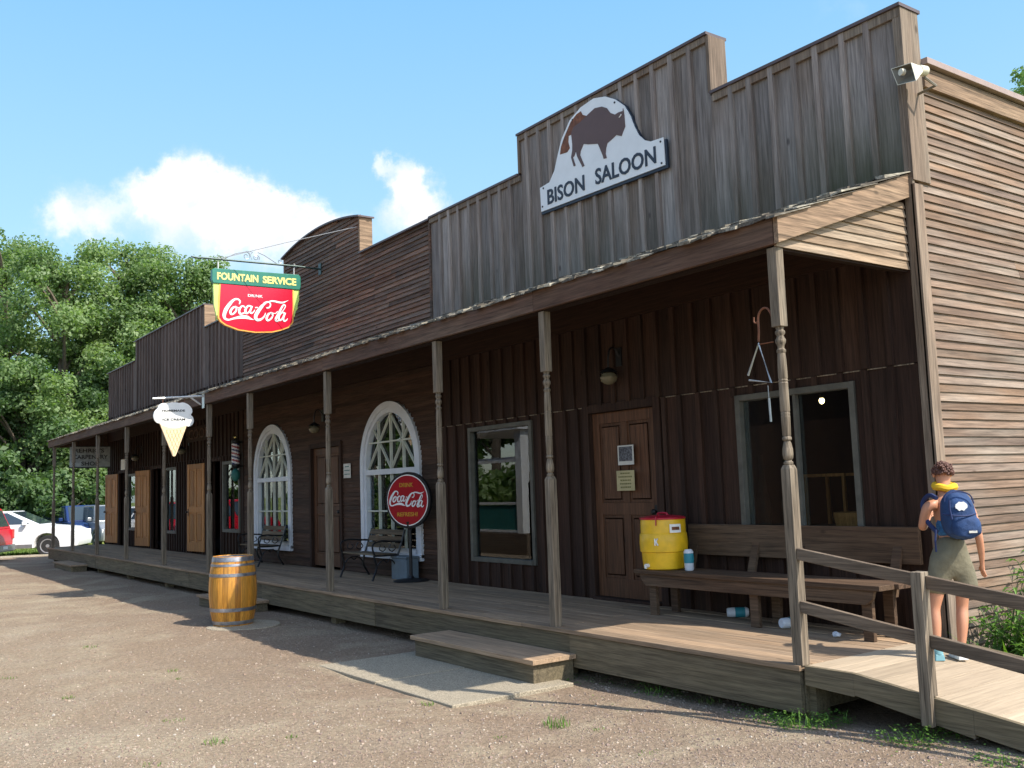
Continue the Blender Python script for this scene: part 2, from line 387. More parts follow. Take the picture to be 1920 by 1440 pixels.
def smooth_open(pts, k=6):
    P_ = [Vector(p) for p in pts]; P_ = [P_[0]*2-P_[1]]+P_+[P_[-1]*2-P_[-2]]; out = []
    for i in range(1, len(P_)-2):
        p0, p1, p2, p3 = P_[i-1:i+3]
        for q in range(k):
            t = q/k; out.append(.5*((2*p1)+(-p0+p2)*t+(2*p0-5*p1+4*p2-p3)*t*t+(-p0+3*p1-3*p2+p3)*t*t*t))
    out.append(P_[-2]); return out
def text_part(s, org, right, up, width, height, mat, parent, depth=.004, bold=0.0, name='lettering', shear=0):
    """lettering fitted into width x height, lower left at org, in the plane right/up"""
    cu = bpy.data.curves.new(name, 'FONT'); cu.body = s; cu.extrude = .02; cu.offset = bold; cu.shear = shear; cu.resolution_u = 3
    to = bpy.data.objects.new('tmp', cu); C.objects.link(to)
    bpy.context.view_layer.update()
    me = bpy.data.meshes.new_from_object(to.evaluated_get(bpy.context.evaluated_depsgraph_get()))
    bpy.data.objects.remove(to)
    xs = [v.co.x for v in me.vertices]; ys = [v.co.y for v in me.vertices]
    x0, x1, y0, y1 = min(xs), max(xs), min(ys), max(ys)
    rt = Vector(right).normalized(); u = Vector(up).normalized(); nn = rt.cross(u); off = ORG.get(parent.name, Vector())
    for v in me.vertices:
        a = (v.co.x-x0)/(x1-x0)*width; b_ = (v.co.y-y0)/(y1-y0)*height; c = (v.co.z/.02)*depth
        v.co = Vector(org)+rt*a+u*b_+nn*c-off
    me.materials.clear(); me.materials.append(MAT[mat]); o = bpy.data.objects.new(name, me); C.objects.link(o); o.parent = parent; ORG[o.name] = off
    return o
def ribbon(mb, pts, ws, fn, depth=.004, m=0):
    """brush stroke in 2d: fn(a,b,c)->3d"""
    P_ = smooth_open([Vector((p[0], p[1], 0)) for p in pts], 5); n = len(P_)
    W_ = [ws[0]+(0)*0 for _ in P_]
    for i in range(n):
        t = i/(n-1)*(len(ws)-1); j = min(int(t), len(ws)-2) if len(ws) > 1 else 0
        W_[i] = ws[j]*(1-(t-j))+ws[j+1]*(t-j) if len(ws) > 1 else ws[0]
    L, Q = [], []
    for i, p in enumerate(P_):
        d = (P_[min(i+1, n-1)]-P_[max(i-1, 0)]); d.normalize(); nrm = Vector((-d.y, d.x, 0))*W_[i]/2
        L.append(p+nrm); Q.append(p-nrm)
    vs = []
    for a, b_ in zip(L, Q): vs += [fn(a.x, a.y, 0), fn(b_.x, b_.y, 0), fn(a.x, a.y, depth), fn(b_.x, b_.y, depth)]
    fs = []
    for i in range(n-1):
        k = 4*i; fs += [(k+2, k+3, k+7, k+6), (k, k+2, k+6, k+4), (k+1, k+5, k+7, k+3)]
    fs += [(0, 1, 3, 2), (4*n-4, 4*n-2, 4*n-1, 4*n-3)]
    mb.add(vs, fs, None, m)

# ------------------------------------------------------------------ dimensions
YW = 1.664       # facade plane
ZTOP = 3.07
def sstep(a, b, x):
    t = max(0, min(1, (x-a)/(b-a))); return t*t*(3-2*t)
def gz(x, y):
    h = -.42+.13*sstep(-1.3, 1.6, x)*sstep(-2.6, -.4, y)
    h += .035*math.exp(-((x+9.0)/2.2)**2-((y+1.2)/.9)**2)
    f = max(0, 1-abs(y+2)/9)
    h += .030*noise.noise(Vector((x*.55, y*.8, 2.1)))*f+.014*noise.noise(Vector((x*1.7, y*1.9, 5.0)))*f
    h -= .10*sstep(-28.5, -33.5, x)
    return h
def lin(a, b, st): n = max(1, int(round((b-a)/st))); return [a+(b-a)*i/n for i in range(n)]
gx = [-900, -500, -300, -200, -140, -100, -75, -60]+lin(-50, -30, 1.0)+lin(-30, 5, .14)+[5, 6, 8, 12, 20, 40, 80, 200, 500, 900]
gy = [-900, -500, -200, -100, -60, -40, -30, -22, -16, -12, -9]+lin(-7.5, 1.0, .14)+[1, 2, 4, 7, 12, 20, 40, 80, 150, 300, 500, 900]
vs = [(x, y, gz(x, y)) for y in gy for x in gx]; nx = len(gx)
gm = MB(); gm.v = vs; gm.f = [[j*nx+i, j*nx+i+1, (j+1)*nx+i+1, (j+1)*nx+i] for j in range(len(gy)-1) for i in range(nx-1)]
gm.r = [.5]*len(gm.f); gm.m = [0]*len(gm.f)
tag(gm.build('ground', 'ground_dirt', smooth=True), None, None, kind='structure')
# pale concrete path at the far end of the porch
pm = MB()
for i in range(24):
    a, b = -4+i*.45, -4+(i+1)*.45
    z = [max(gz(x, y)+.012 for x in (-31.3, -31.6)) for y in (a, b)]; z2 = [gz(-32.3, y)+.05 for y in (a, b)]
    pm.hexa([(-32.3, a, z2[0]-.3), (-31.3, a, z[0]-.3), (-31.3, b, z[1]-.3), (-32.3, b, z2[1]-.3), (-32.3, a, z2[0]), (-31.3, a, z[0]), (-31.3, b, z[1]), (-32.3, b, z2[1])], .5)
tag(pm.build('path', 'concrete'), None, None, kind='structure')
# concrete pad in front of the step
cp = MB()
for x0, x1 in ((-4.62, -3.45), (-3.44, -2.18)):
    cp.hexa([(x0, -1.40, -.5), (x1, -1.40, -.5), (x1, -.2, -.5), (x0, -.2, -.5), (x0, -1.40, -.395), (x1, -1.40, -.39), (x1, -.2, -.39), (x0, -.2, -.395)])
tag(cp.build('pavement', 'concrete', bevel=.01), None, None, kind='structure')

# ------------------------------------------------------------------ siding helpers
def cut(a, b, holes):
    segs = [(a, b)]
    for h0, h1 in holes:
        out = []
        for s0, s1 in segs:
            if h1 <= s0 or h0 >= s1: out.append((s0, s1)); continue
            if h0 > s0: out.append((s0, h0))
            if h1 < s1: out.append((h1, s1))
        segs = out
    return [s for s in segs if s[1]-s[0] > .01]
def arch_half(h, z):   # half width of an arched hole at height z
    cx, hw, zb, zs = h
    if z < zb or z > zs+hw: return 0
    return hw if z <= zs else math.sqrt(max(0, hw*hw-(z-zs)**2))
def lap_rows(mb, fn, a0, a1, z0, z1, ex, rects=(), arches=(), top=None, left=None, right=None, lmin=2.0, lmax=4.5, bt=.020):
    """horizontal lap siding. fn(a, out, z)->3d ; out = distance proud of wall"""
    z = z0
    while z < z1-.01:
        zt = min(z+ex, z1); zm = (z+zt)/2
        lo = left(zm) if left else a0; hi = right(zm) if right else a1
        holes = [(r[0], r[1]) for r in rects if r[2] < zm < r[3]]
        for h in arches:
            k = arch_half(h, zm)
            if k > 0: holes.append((h[0]-k, h[0]+k))
        if top: holes += top(zm)
        for s0, s1 in cut(lo, hi, holes):
            p = s0
            while p < s1-.01:
                q = p+R.uniform(lmin, lmax)
                if s1-q < .6: q = s1
                b = bt+R.uniform(-.003, .003); j = R.uniform(-.002, .002)
                mb.hexa([fn(p+.001, 0, z+j+.002), fn(q-.001, 0, z+j+.002), fn(q-.001, b, z+j), fn(p+.001, b, z+j),
                         fn(p+.001, 0, zt+.012), fn(q-.001, 0, zt+.012), fn(q-.001, .005, zt+.012), fn(p+.001, .005, zt+.012)])
                p = q
        z = zt
def batten_cols(mb, a0, a1, z0, topf, w=.25, rects=(), bw=.055, out=0.0, y=YW, bm=0):
    """vertical boards with battens over the joints, facing -y"""
    a = a1; prev = True
    def hz(l, r_): return [(h[2], h[3]) for h in rects if h[0] < r_-.001 and h[1] > l+.001]
    edges = [a1]
    while a > a0+.05:
        a = max(a0, a-w*R.uniform(.9, 1.1)); 
        if a-a0 < .1: a = a0
        edges.append(a)
    # snap edges to hole borders
    brk = sorted(set([round(e, 4) for e in edges]+[h for r_ in rects for h in (r_[0], r_[1]) if a0 < h < a1]))
    for l, r_ in zip(brk[:-1], brk[1:]):
        if r_-l < .004: continue
        tl, tr_ = topf((l+r_)/2), topf((l+r_)/2)
        rr = R.random(); d = R.uniform(-.003, .003)
        for s0, s1 in cut(z0, tl, hz(l, r_)):
            mb.box(l+.0015, r_-.0015, y-.022-out+d, y-out+.02, s0, s1, rr)
    for e in edges[1:-1]:
        tl = topf(e); rr = R.random(); b = bw*R.uniform(.9, 1.1)
        for s0, s1 in cut(z0, tl, hz(e-b/2, e+b/2)):
            mb.hexa([(e-b/2, y-.056-out, s0), (e+b/2, y-.056-out, s0), (e+b/2, y-.018-out, s0), (e-b/2, y-.018-out, s0),
                     (e-b/2+R.uniform(-.004, .004), y-.056-out, s1), (e+b/2, y-.056-out, s1), (e+b/2, y-.018-out, s1), (e-b/2, y-.018-out, s1)], rr, bm)
def shell(mb, x0, x1, holes, ztop, y0, y1):
    xs = sorted(set([x0, x1]+[h for r_ in holes for h in r_[:2]]))
    for l, r_ in zip(xs[:-1], xs[1:]):
        for s0, s1 in cut(-.05, ztop, [(h[2], h[3]) for h in holes if h[0] < r_-.001 and h[1] > l+.001]):
            mb.box(l, r_, y0, y1, s0, s1)
def add_window(parent, x0, x1, z0, z1, fw=.07, mat='frame_grey', y=YW, gl=None):
    f = MB()
    f.box(x0, x0+fw, y-.05, y+.05, z0, z1); f.box(x1-fw, x1, y-.05, y+.05, z0, z1)
    f.box(x0+fw, x1-fw, y-.05, y+.05, z1-fw, z1); f.box(x0+fw, x1-fw, y-.06, y+.05, z0, z0+fw)
    w_ = f.build('window', mat, parent, bevel=.004)
    p = MB(); p.box(x0+fw, x1-fw, y+.012, y+.017, z0+fw, z1-fw); p.build('pane', 'glass', w_)
    return w_
def door_mesh(w_, h, mat_y=0.04):
    """door in local xz, hinge at x=0, thickness along y"""
    mb = MB(); t_ = .04; st = .11
    mb.box(0, st, 0, t_, 0, h); mb.box(w_-st, w_, 0, t_, 0, h)
    rails = [(0, .2), (h*.44, h*.44+.13), (h-.12, h)]
    for a, b in rails: mb.box(st, w_-st, 0, t_, a, b)
    mx_ = w_/2
    mb.box(mx_-.05, mx_+.05, 0, t_, .2, h*.44); mb.box(mx_-.05, mx_+.05, 0, t_, h*.44+.13, h-.12)
    for a, b in ((.2, h*.44), (h*.44+.13, h-.12)):
        for l, r_ in ((st, mx_-.05), (mx_+.05, w_-st)):
            mb.box(l, r_, .012, .028, a, b); mb.hexa([(l+.03, .012, a+.03), (r_-.03, .012, a+.03), (r_-.03, .028, a+.03), (l+.03, .028, a+.03), (l+.03, .012, b-.03), (r_-.03, .012, b-.03), (r_-.03, .028, b-.03), (l+.03, .028, b-.03)])
            mb.hexa([(l+.045, .004, a+.045), (r_-.045, .004, a+.045), (r_-.045, .02, a+.045), (l+.045, .02, a+.045), (l+.045, .004, b-.045), (r_-.045, .004, b-.045), (r_-.045, .02, b-.045), (l+.045, .02, b-.045)])
    return mb
def add_door(parent, x0, x1, z0, z1, mat, ang=0, knob_side=1, hinge=None, y=YW, label=None, knobz=.95):
    w_ = x1-x0; mb = door_mesh(w_, z1-z0)
    k = MB(); kx = w_-.07 if knob_side > 0 else .07
    k.lathe([(.012, 0), (.012, .03), (.028, .035), (.03, .05), (.018, .065)], (0, 0, 0), 12)
    kv = [(kx+v[0], -v[2], knobz-z0+v[1]) for v in k.v]; k.v = kv
    k.box(kx-.02, kx+.02, -.004, 0, knobz-z0-.09, knobz-z0+.07)
    if ang:  # rotate about hinge at x = w_ (right side)
        c, s_ = math.cos(ang), math.sin(ang)
        rot_ = lambda v: (w_+(v[0]-w_)*c-v[1]*s_, (v[0]-w_)*s_+v[1]*c, v[2])
        mb.v = [rot_(v) for v in mb.v]; k.v = [rot_(v) for v in k.v]
    mb.v = [(x0+v[0], y+v[1], z0+v[2]) for v in mb.v]; k.v = [(x0+v[0], y+v[1], z0+v[2]) for v in k.v]
    d = mb.build('door', mat, parent, bevel=.003, label=label); k.build('knob', 'black_iron', d, smooth=True)
    return d
def front_fn(a, out, z): return (a, YW-out, z)
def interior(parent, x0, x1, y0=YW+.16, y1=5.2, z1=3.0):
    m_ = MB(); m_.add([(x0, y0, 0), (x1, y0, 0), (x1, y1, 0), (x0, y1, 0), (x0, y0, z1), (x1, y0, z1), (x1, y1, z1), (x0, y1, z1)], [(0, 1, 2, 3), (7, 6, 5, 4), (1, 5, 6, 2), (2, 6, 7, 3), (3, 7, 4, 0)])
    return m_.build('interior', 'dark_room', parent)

# ================================================================== SALOON
XR = .12; XM = -7.35; XL = -15.04; XE = -26.6
sal = thing('saloon_building', 'weathered false front saloon with grey board and batten front and sunlit clapboard side wall', 'building', (-3.6, YW, 0))
dz = (-2.97-1.02, -2.97, -.05, 2.06)
hs = [(-1.855, -.555, .62, 2.04), (-6.51, -5.09, .31, 2.06), (-3.99-.07, -2.90, -.06, 2.10)]
m_ = MB(); shell(m_, XM+.01, XR-.02, hs, 4.4, YW+.02, YW+.12)
m_.box(XM, XR-.02, YW+.12, 9.5, 3.05, 3.2); m_.box(XR-.14, XR-.02, YW+.12, 9.5, -.35, 4.52); m_.box(XM, XM+.1, YW+.12, 9.5, -.35, 4.5); m_.box(XM, XR-.02, 9.4, 9.5, -.35, 4.5)
m_.build('wall', 'brown_front', sal)
m_ = MB(); m_.box(XM, XR-.02, YW+.2, 9.55, 4.5, 4.58); m_.build('roof', 'coping', sal)
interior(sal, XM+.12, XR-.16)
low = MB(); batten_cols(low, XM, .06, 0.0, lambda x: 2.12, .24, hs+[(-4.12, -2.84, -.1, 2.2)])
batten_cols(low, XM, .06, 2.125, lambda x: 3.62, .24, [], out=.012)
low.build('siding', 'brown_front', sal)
m_ = MB()
x = XM+.1
while x < .0:
    x2 = x+R.uniform(.4, .9); 
    if R.random() < .75: m_.box(x, min(x2, .05), YW-.041, YW-.030, 2.112, 2.124)
    x = x2+.05
_fl = m_.v
m_ = MB(); m_.box(XM+.1, .0, YW-.036, YW-.028, 2.113, 2.122); m_.build('flashing', 'post_wood', sal)
def sal_top(x): return 5.03 if x > -1.95 else (5.65 if x > -5.12 else 5.14)
ff = MB(); 
for a, b in ((-1.95, .06), (-5.12, -1.95), (XM, -5.12)): batten_cols(ff, a, b, 3.45, sal_top, .25, bm=1)
ff.build('false_front', ['grey_front', 'batten_wood'], sal)
m_ = MB()
m_.box(-1.95, .10, YW+.02, YW+.2, 4.4, 5.03); m_.box(-5.12, -1.95, YW+.02, YW+.2, 4.4, 5.65); m_.box(XM, -5.12, YW+.02, YW+.2, 4.4, 5.14)
m_.build('parapet_core', 'corner_wood', sal)
m_ = MB()
def cope(mb, a, b, z): mb.box(a, b, YW-.075, YW+.225, z, z+.028)
cope(m_, -1.95+.035, .145, 5.03); cope(m_, -5.15, -1.92, 5.65); cope(m_, XM, -5.15, 5.14)
m_.build('coping', 'coping', sal)
m_ = MB(); rr_ = .45
m_.box(-1.90, .12, YW-.055, YW-.02, 4.95, 5.028); m_.box(-5.12, -1.955, YW-.055, YW-.02, 5.58, 5.648); m_.box(XM, -5.125, YW-.055, YW-.02, 5.07, 5.138)
m_.box(-1.955, -1.915, YW-.05, YW+.2, 5.06, 5.648); m_.box(-5.16, -5.12, YW-.05, YW+.2, 5.17, 5.648)
m_.build('parapet_trim', 'corner_wood', sal, bevel=.003)
# side wall lap siding (faces +x)
sd = MB(); sfn = lambda a, out, z: (XR+out-.02, a, z)
lap_rows(sd, sfn, 1.73, 9.5, -.16, 4.44, .0705, lmin=1.4, lmax=3.6, bt=.023)
sd.build('side_siding', 'side_lap', sal)
m_ = MB(); m_.box(.045, .125, YW-.052, YW-.02, -.03, 3.60); m_.box(.105, .14, YW-.052, YW+.07, -.03, 3.55)
m_.box(.06, .10, YW-.052, YW-.02, 3.60, 5.03); m_.box(.10, .135, YW-.05, YW+.2, 3.58, 5.03)
m_.build('corner_board', 'corner_wood', sal, bevel=.003)
m_ = MB(); m_.box(.10, .155, YW+.2, 9.5, 4.40, 4.50); m_.box(.10, .145, YW+.2, 9.5, 4.50, 4.57)
m_.build('side_fascia', 'rake_wood', sal)
m_ = MB(); m_.box(-.05, .19, YW+.2, 9.5, 4.585, 4.64); m_.build('side_coping', 'coping_light', sal, bevel=.004)
add_window(sal, -6.51, -5.09, .31, 2.06, .055); wn = add_window(sal, -1.855, -.555, .62, 2.04, .055)
m_ = MB(); m_.box(-1.20, -1.165, YW-.03, YW+.011, .675, 1.985); m_.build('mullion', 'frame_grey', wn)
dframe = MB(); dframe.box(-4.10, -4.0, YW-.055, YW+.06, 0, 2.14); dframe.box(-2.96, -2.86, YW-.055, YW+.06, 0, 2.14); dframe.box(-4.0, -2.96, YW-.055, YW+.06, 2.045, 2.14); dframe.box(-4.0, -2.96, YW-.1, YW+.08, 0, .03)
dframe.build('door_frame', 'brown_front', sal, bevel=.004)
add_door(sal, -3.995, -2.965, .032, 2.04, 'door_wood', knob_side=1, y=YW+.005, label='closed brown panelled door with two notices')
# ================================================================== MIDDLE
mid_ = thing('soda_fountain_building', 'brown clapboard middle storefront with arched tower parapet and two white arched windows', 'building', (-11.2, YW, 0))
A1 = (-8.745, .945, .29, 1.685); A2 = (-13.45, .93, .28, 1.685)
mh = [(-8.745-.9, -8.745+.9, .3, 2.45), (-13.45-.88, -13.45+.88, .3, 2.45), (-11.68, -10.42, -.06, 2.1)]
m_ = MB(); shell(m_, XL+.01, XM-.01, mh, 4.4, YW+.02, YW+.12); m_.box(XL+.01, XM-.01, YW+.12, 9.5, 3.05, 3.2); m_.box(XL, XL+.1, YW+.12, 9.5, -.35, 4.5); m_.box(XL+.01, XM-.01, 9.4, 9.5, -.35, 4.5)
m_.build('wall', 'brown_lap', mid_)
m_ = MB(); m_.box(XL+.01, XM-.01, YW+.2, 9.55, 4.5, 4.58); m_.build('roof', 'coping', mid_)
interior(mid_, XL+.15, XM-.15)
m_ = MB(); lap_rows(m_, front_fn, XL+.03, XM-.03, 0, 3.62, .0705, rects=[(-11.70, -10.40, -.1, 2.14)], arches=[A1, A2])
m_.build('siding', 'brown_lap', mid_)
TA, TB, TC = -12.80, -9.60, -11.15
def tower_z(x): # arched parapet top
    t = (x-TC)/1.65; return 5.915-.19*min(1.02, abs(t))**2.0
def mtop(z):
    h = []
    if z > 5.12: h += [(XL, TA), (TB, XM)]
    if z > 5.70:
        k = 1.65*math.sqrt(max(0, (5.915-z)/.19)); h += [(TA-.1, TC-k), (TC+k, TB+.1)]
    return h
m_ = MB(); lap_rows(m_, front_fn, XL+.03, XM-.0, 3.45, 5.92, .0705, top=mtop, bt=.030)
m_.build('false_front', 'middle_lap', mid_)
m_ = MB(); m_.box(XL, TA, YW+.02, YW+.2, 4.4, 5.12); m_.box(TB, XM, YW+.02, YW+.2, 4.4, 5.12)
ap = [(TA, 4.4)]+[(TA+(TB-TA)*i/16, tower_z(TA+(TB-TA)*i/16)-.01) for i in range(17)]+[(TB, 4.4)]
m_.prism(ap, lambda a, b, k: (a, YW+.02+k*.18, b)); m_.build('parapet_core', 'corner_wood', mid_)
m_ = MB(); cope(m_, XL, TA-.02, 5.12); cope(m_, TB+.02, XM, 5.12)
pts = [TA-.04+(TB-TA+.08)*i/18 for i in range(19)]
for a, b in zip(pts[:-1], pts[1:]):
    za, zb = tower_z(a), tower_z(b)
    m_.hexa([(a, YW-.075, za), (b, YW-.075, zb), (b, YW+.225, zb), (a, YW+.225, za), (a, YW-.075, za+.028), (b, YW-.075, zb+.028), (b, YW+.225, zb+.028), (a, YW+.225, za+.028)], .5)
m_.build('coping', 'coping', mid_)
m_ = MB(); m_.box(TB-.04, TB+.005, YW-.03, YW+.2, 5.15, tower_z(TB)-.004); m_.build('parapet_trim', 'rake_wood', mid_)
m_ = MB(); m_.box(TA-.005, TA+.04, YW-.03, YW+.2, 5.15, tower_z(TA)-.004); m_.build('parapet_trim', 'rake_wood', mid_)
m_ = MB(); m_.box(XM-.04, XM, YW-.05, YW-.02, 3.5, 5.12); m_.build('corner_board', 'middle_lap', mid_)
def arched_window(parent, cx, hw, zb, zs):
    fo, fi = hw, hw-.155
    fr_ = MB(); N = 28
    def pt(r_, i):
        th = math.pi*i/N; return (cx-r_*math.cos(th), zs+r_*math.sin(th))
    def arc(mb, r0, r1, ya, yb, n0=0, n1=N, rr=.5):
        for i in range(n0, n1):
            a, b_, c, d = pt(r0, i), pt(r1, i), pt(r1, i+1), pt(r0, i+1)
            mb.hexa([(a[0], ya, a[1]), (b_[0], ya, b_[1]), (b_[0], yb, b_[1]), (a[0], yb, a[1]), (d[0], ya, d[1]), (c[0], ya, c[1]), (c[0], yb, c[1]), (d[0], yb, d[1])], rr)
    arc(fr_, fi+.05, fo, YW-.055, YW+.1)
    fr_.box(cx-fo, cx-fi-.05, YW-.055, YW+.1, zb, zs); fr_.box(cx+fi+.05, cx+fo, YW-.055, YW+.1, zb, zs)
    fr_.box(cx-fo, cx+fo, YW-.075, YW+.1, zb-.04, zb+.05)
    w_ = fr_.build('window', 'frame_white', parent, bevel=.003, label='tall arched window with white casing and lattice muntins')
    m2 = MB(); arc(m2, fi-.02, fi+.05, YW-.035, YW+.09); m2.box(cx-fi-.05, cx-fi+.02, YW-.035, YW+.09, zb+.05, zs); m2.box(cx+fi-.02, cx+fi+.05, YW-.035, YW+.09, zb+.05, zs)
    m2.box(cx-fi, cx+fi, YW-.04, YW+.05, 1.52, 1.60); m2.box(cx-fi, cx+fi, YW-.035, YW+.05, zb+.05, zb+.12)
    m2.build('sash', 'frame_white', w_)
    mu = MB(); y0, y1 = YW-.012, YW+.03; th_ = .011; ri = fi-.01
    def bar(a, b_, t_=th_):
        a, b_ = Vector((a[0], 0, a[1])), Vector((b_[0], 0, b_[1])); d = (b_-a).normalized(); n_ = Vector((-d.z, 0, d.x))*t_
        q = [a-n_, b_-n_, b_+n_, a+n_]; mu.hexa([(p.x, y0, p.z) for p in q]+[(p.x, y1, p.z) for p in q], .5)
    q = fi/2
    for k in (-1, 0, 1): bar((cx+k*q, zb+.12), (cx+k*q, 1.52))
    bar((cx-fi, .96), (cx+fi, .96))
    y0, y1 = YW-.013, YW+.029
    for k in (-1, 0, 1):
        bar((cx+k*q, 1.60), (cx+k*q, zs+math.sqrt(ri*ri-(k*q)**2)))
    y0, y1 = YW-.011, YW+.028
    zz = 2.02; hx = math.sqrt(ri*ri-(zz-zs)**2); bar((cx-hx, zz), (cx+hx, zz))
    y0, y1 = YW-.009, YW+.026
    for a, b_ in (((cx-fi+.02, 1.60), (cx-.0, 2.44)), ((cx, 1.60), (cx-fi*.72, 2.24)), ((cx, 1.60), (cx+fi*.72, 2.24)), ((cx+fi-.02, 1.60), (cx+.0, 2.44))):
        y0 -= .0005; y1 += .0005; bar(a, b_, .008)
    mu.build('muntins', 'muntin', w_)
    g_ = MB(); poly = [(cx-fi+.01, zb+.1)]+[(cx-(fi-.01)*math.cos(math.pi*i/24), zs+(fi-.01)*math.sin(math.pi*i/24)) for i in range(25)]+[(cx+fi-.01, zb+.1)]
    g_.prism(poly, lambda a, b, k: (a, YW+.033+k*.004, b)); g_.build('pane', 'glass', w_)
    cu = MB()  # pale folded sheet inside, its brightness standing in for reflection on the pane
    N2 = 60
    for i in range(N2):
        xa = cx-.85+1.7*i/N2; xb = cx-.85+1.7*(i+1)/N2; ya = YW+.30+.025*math.sin(i*1.1); yb = YW+.30+.025*math.sin((i+1)*1.1)
        cu.add([(xa, ya, .25), (xb, yb, .25), (xb, yb, 2.7), (xa, ya, 2.7)], [(0, 1, 2, 3)], .5)
    cu.build('reflection_sheet', 'reflection_sheet', w_, smooth=True)
arched_window(mid_, *A1); arched_window(mid_, *A2)
m_ = MB(); m_.box(-11.70, -11.62, YW-.05, YW+.06, 0, 2.13); m_.box(-10.48, -10.40, YW-.05, YW+.06, 0, 2.13); m_.box(-11.62, -10.48, YW-.05, YW+.06, 2.05, 2.13)
m_.build('door_frame', 'brown_front', mid_, bevel=.004)
add_door(mid_, -11.615, -10.485, .03, 2.045, 'door_wood', y=YW+.01, label='dark brown closed panelled door')
# ================================================================== LEFT SHOPS
lef = thing('shop_building', 'far dark board and batten storefront with tall central parapet and open orange doors', 'building', (-20.8, YW, 0))
lh = [(-16.25, -15.20, .52, 2.02), (-17.20, -16.38, -.06, 2.05), (-20.6, -19.55, .42, 2.04), (-21.75, -20.85, -.06, 2.05), (-24.3, -23.02, .44, 2.0), (-25.15, -24.4, -.06, 2.05)]
m_ = MB(); shell(m_, XE+.02, XL-.01, lh, 4.4, YW+.02, YW+.12); m_.box(XE+.02, XL-.01, YW+.12, 9.5, 3.05, 3.2); m_.box(XE+.02, XE+.12, YW+.12, 9.5, -.35, 4.5); m_.box(XE+.02, XL-.01, 9.4, 9.5, -.35, 4.5)
m_.build('wall', 'brown_front', lef)
m_ = MB(); m_.box(XE+.02, XL-.01, YW+.2, 9.55, 4.5, 4.58); m_.build('roof', 'coping', lef)
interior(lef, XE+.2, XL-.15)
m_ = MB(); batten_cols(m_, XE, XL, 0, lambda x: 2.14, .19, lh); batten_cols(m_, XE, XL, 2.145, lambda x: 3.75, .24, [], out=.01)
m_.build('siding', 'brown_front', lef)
def ltop(x): return 5.66 if -23.5 < x < -17.45 else 5.12
m_ = MB()
for a, b in ((-17.45, XL), (-23.5, -17.45), (XE, -23.5)): batten_cols(m_, a, b, 3.5, ltop, .27)
m_.build('false_front', 'left_front', lef)
m_ = MB(); m_.box(-17.45, XL, YW+.02, YW+.2, 4.4, 5.12); m_.box(-23.5, -17.45, YW+.02, YW+.2, 4.4, 5.66); m_.box(XE, -23.5, YW+.02, YW+.2, 4.4, 5.12)
m_.build('parapet_core', 'left_front', lef)
m_ = MB(); cope(m_, -17.41, XL, 5.12); cope(m_, -23.53, -17.42, 5.66); cope(m_, XE-.03, -23.53, 5.12); m_.build('coping', 'coping', lef)
m_ = MB(); m_.box(-17.455, -17.41, YW-.05, YW+.2, 5.15, 5.655); m_.build('parapet_trim', 'rake_wood', lef)
add_window(lef, -16.25, -15.20, .52, 2.02, .07); add_window(lef, -20.6, -19.55, .42, 2.04, .07); add_window(lef, -24.3, -23.02, .44, 2.0, .07)
for x0, x1 in ((-17.20, -16.38), (-21.75, -20.85), (-25.15, -24.4)):
    m_ = MB(); m_.box(x0-.08, x0, YW-.05, YW+.06, 0, 2.13); m_.box(x1, x1+.08, YW-.05, YW+.06, 0, 2.13); m_.box(x0, x1, YW-.05, YW+.06, 2.05, 2.13); m_.build('door_frame', 'brown_front', lef)
for hx, tag_ in ((-17.42, 'open orange brown door folded back beside a dark doorway'), (-21.9, 'open orange brown door between two shop windows'), (-25.25, 'open orange brown door at the far end of the wall')):
    w_ = .92; ang = .10 if hx > -20 else .13
    add_door(lef, hx-w_, hx, .06, 2.04, 'shutter_wood', ang=-(-ang), knob_side=-1, y=YW-.07, label=tag_)

# ================================================================== PORCH
por = thing('porch', 'long covered wooden porch with turned posts and shake roof along all three storefronts', 'porch', (-13, 0, 0))
PX = [0, -2.676, -4.602, -7.418, -10.267, -12.221, -14.907, -17.748, -20.486, -23.229, -25.848]
# deck boards along x
dk = MB(); y = -.045; nb = 12; bw = (1.62+.045)/nb
for j in range(nb):
    x = 0.03
    while x > -26.3:
        x2 = max(-26.35, x-R.uniform(2.5, 4.5)); 
        if x2 < -25.7: x2 = -26.35
        dz_ = R.uniform(-.003, .002)
        dk.box(x2+.002, x-.002, y+j*bw+.003, y+(j+1)*bw-.003, -.036+dz_, dz_)
        x = x2
dk.build('deck', 'deck_wood', por, bevel=.003)
sk = MB(); x = 0.02
for i, x2 in enumerate((-2.44, -6.1, -9.7, -13.2, -16.9, -20.4, -23.6, -26.3)):
    sk.box(x2+.003, x-.003, -.028+(.006 if i % 2 else 0), .012+(.006 if i % 2 else 0), -.315, -.038); x = x2
sk.box(-26.32, -26.28, .02, 1.6, -.31, -.038); sk.box(-.02, .02, .02, 1.6, -.31, -.038)
sk.build('skirt_board', 'skirt_wood', por, bevel=.004)
ju = MB()
for x in [-.1]+[-1.2*i-1.2 for i in range(21)]: ju.box(x-.03, x+.03, .03, 1.6, -.26, -.042)
for px in PX: ju.box(px-.07, px+.07, .06, .2, -.6, -.042)
ju.box(-26.2, 0, 1.60, 1.66, -.6, -.04)
ju.build('joist_frame', 'skirt_wood', por)
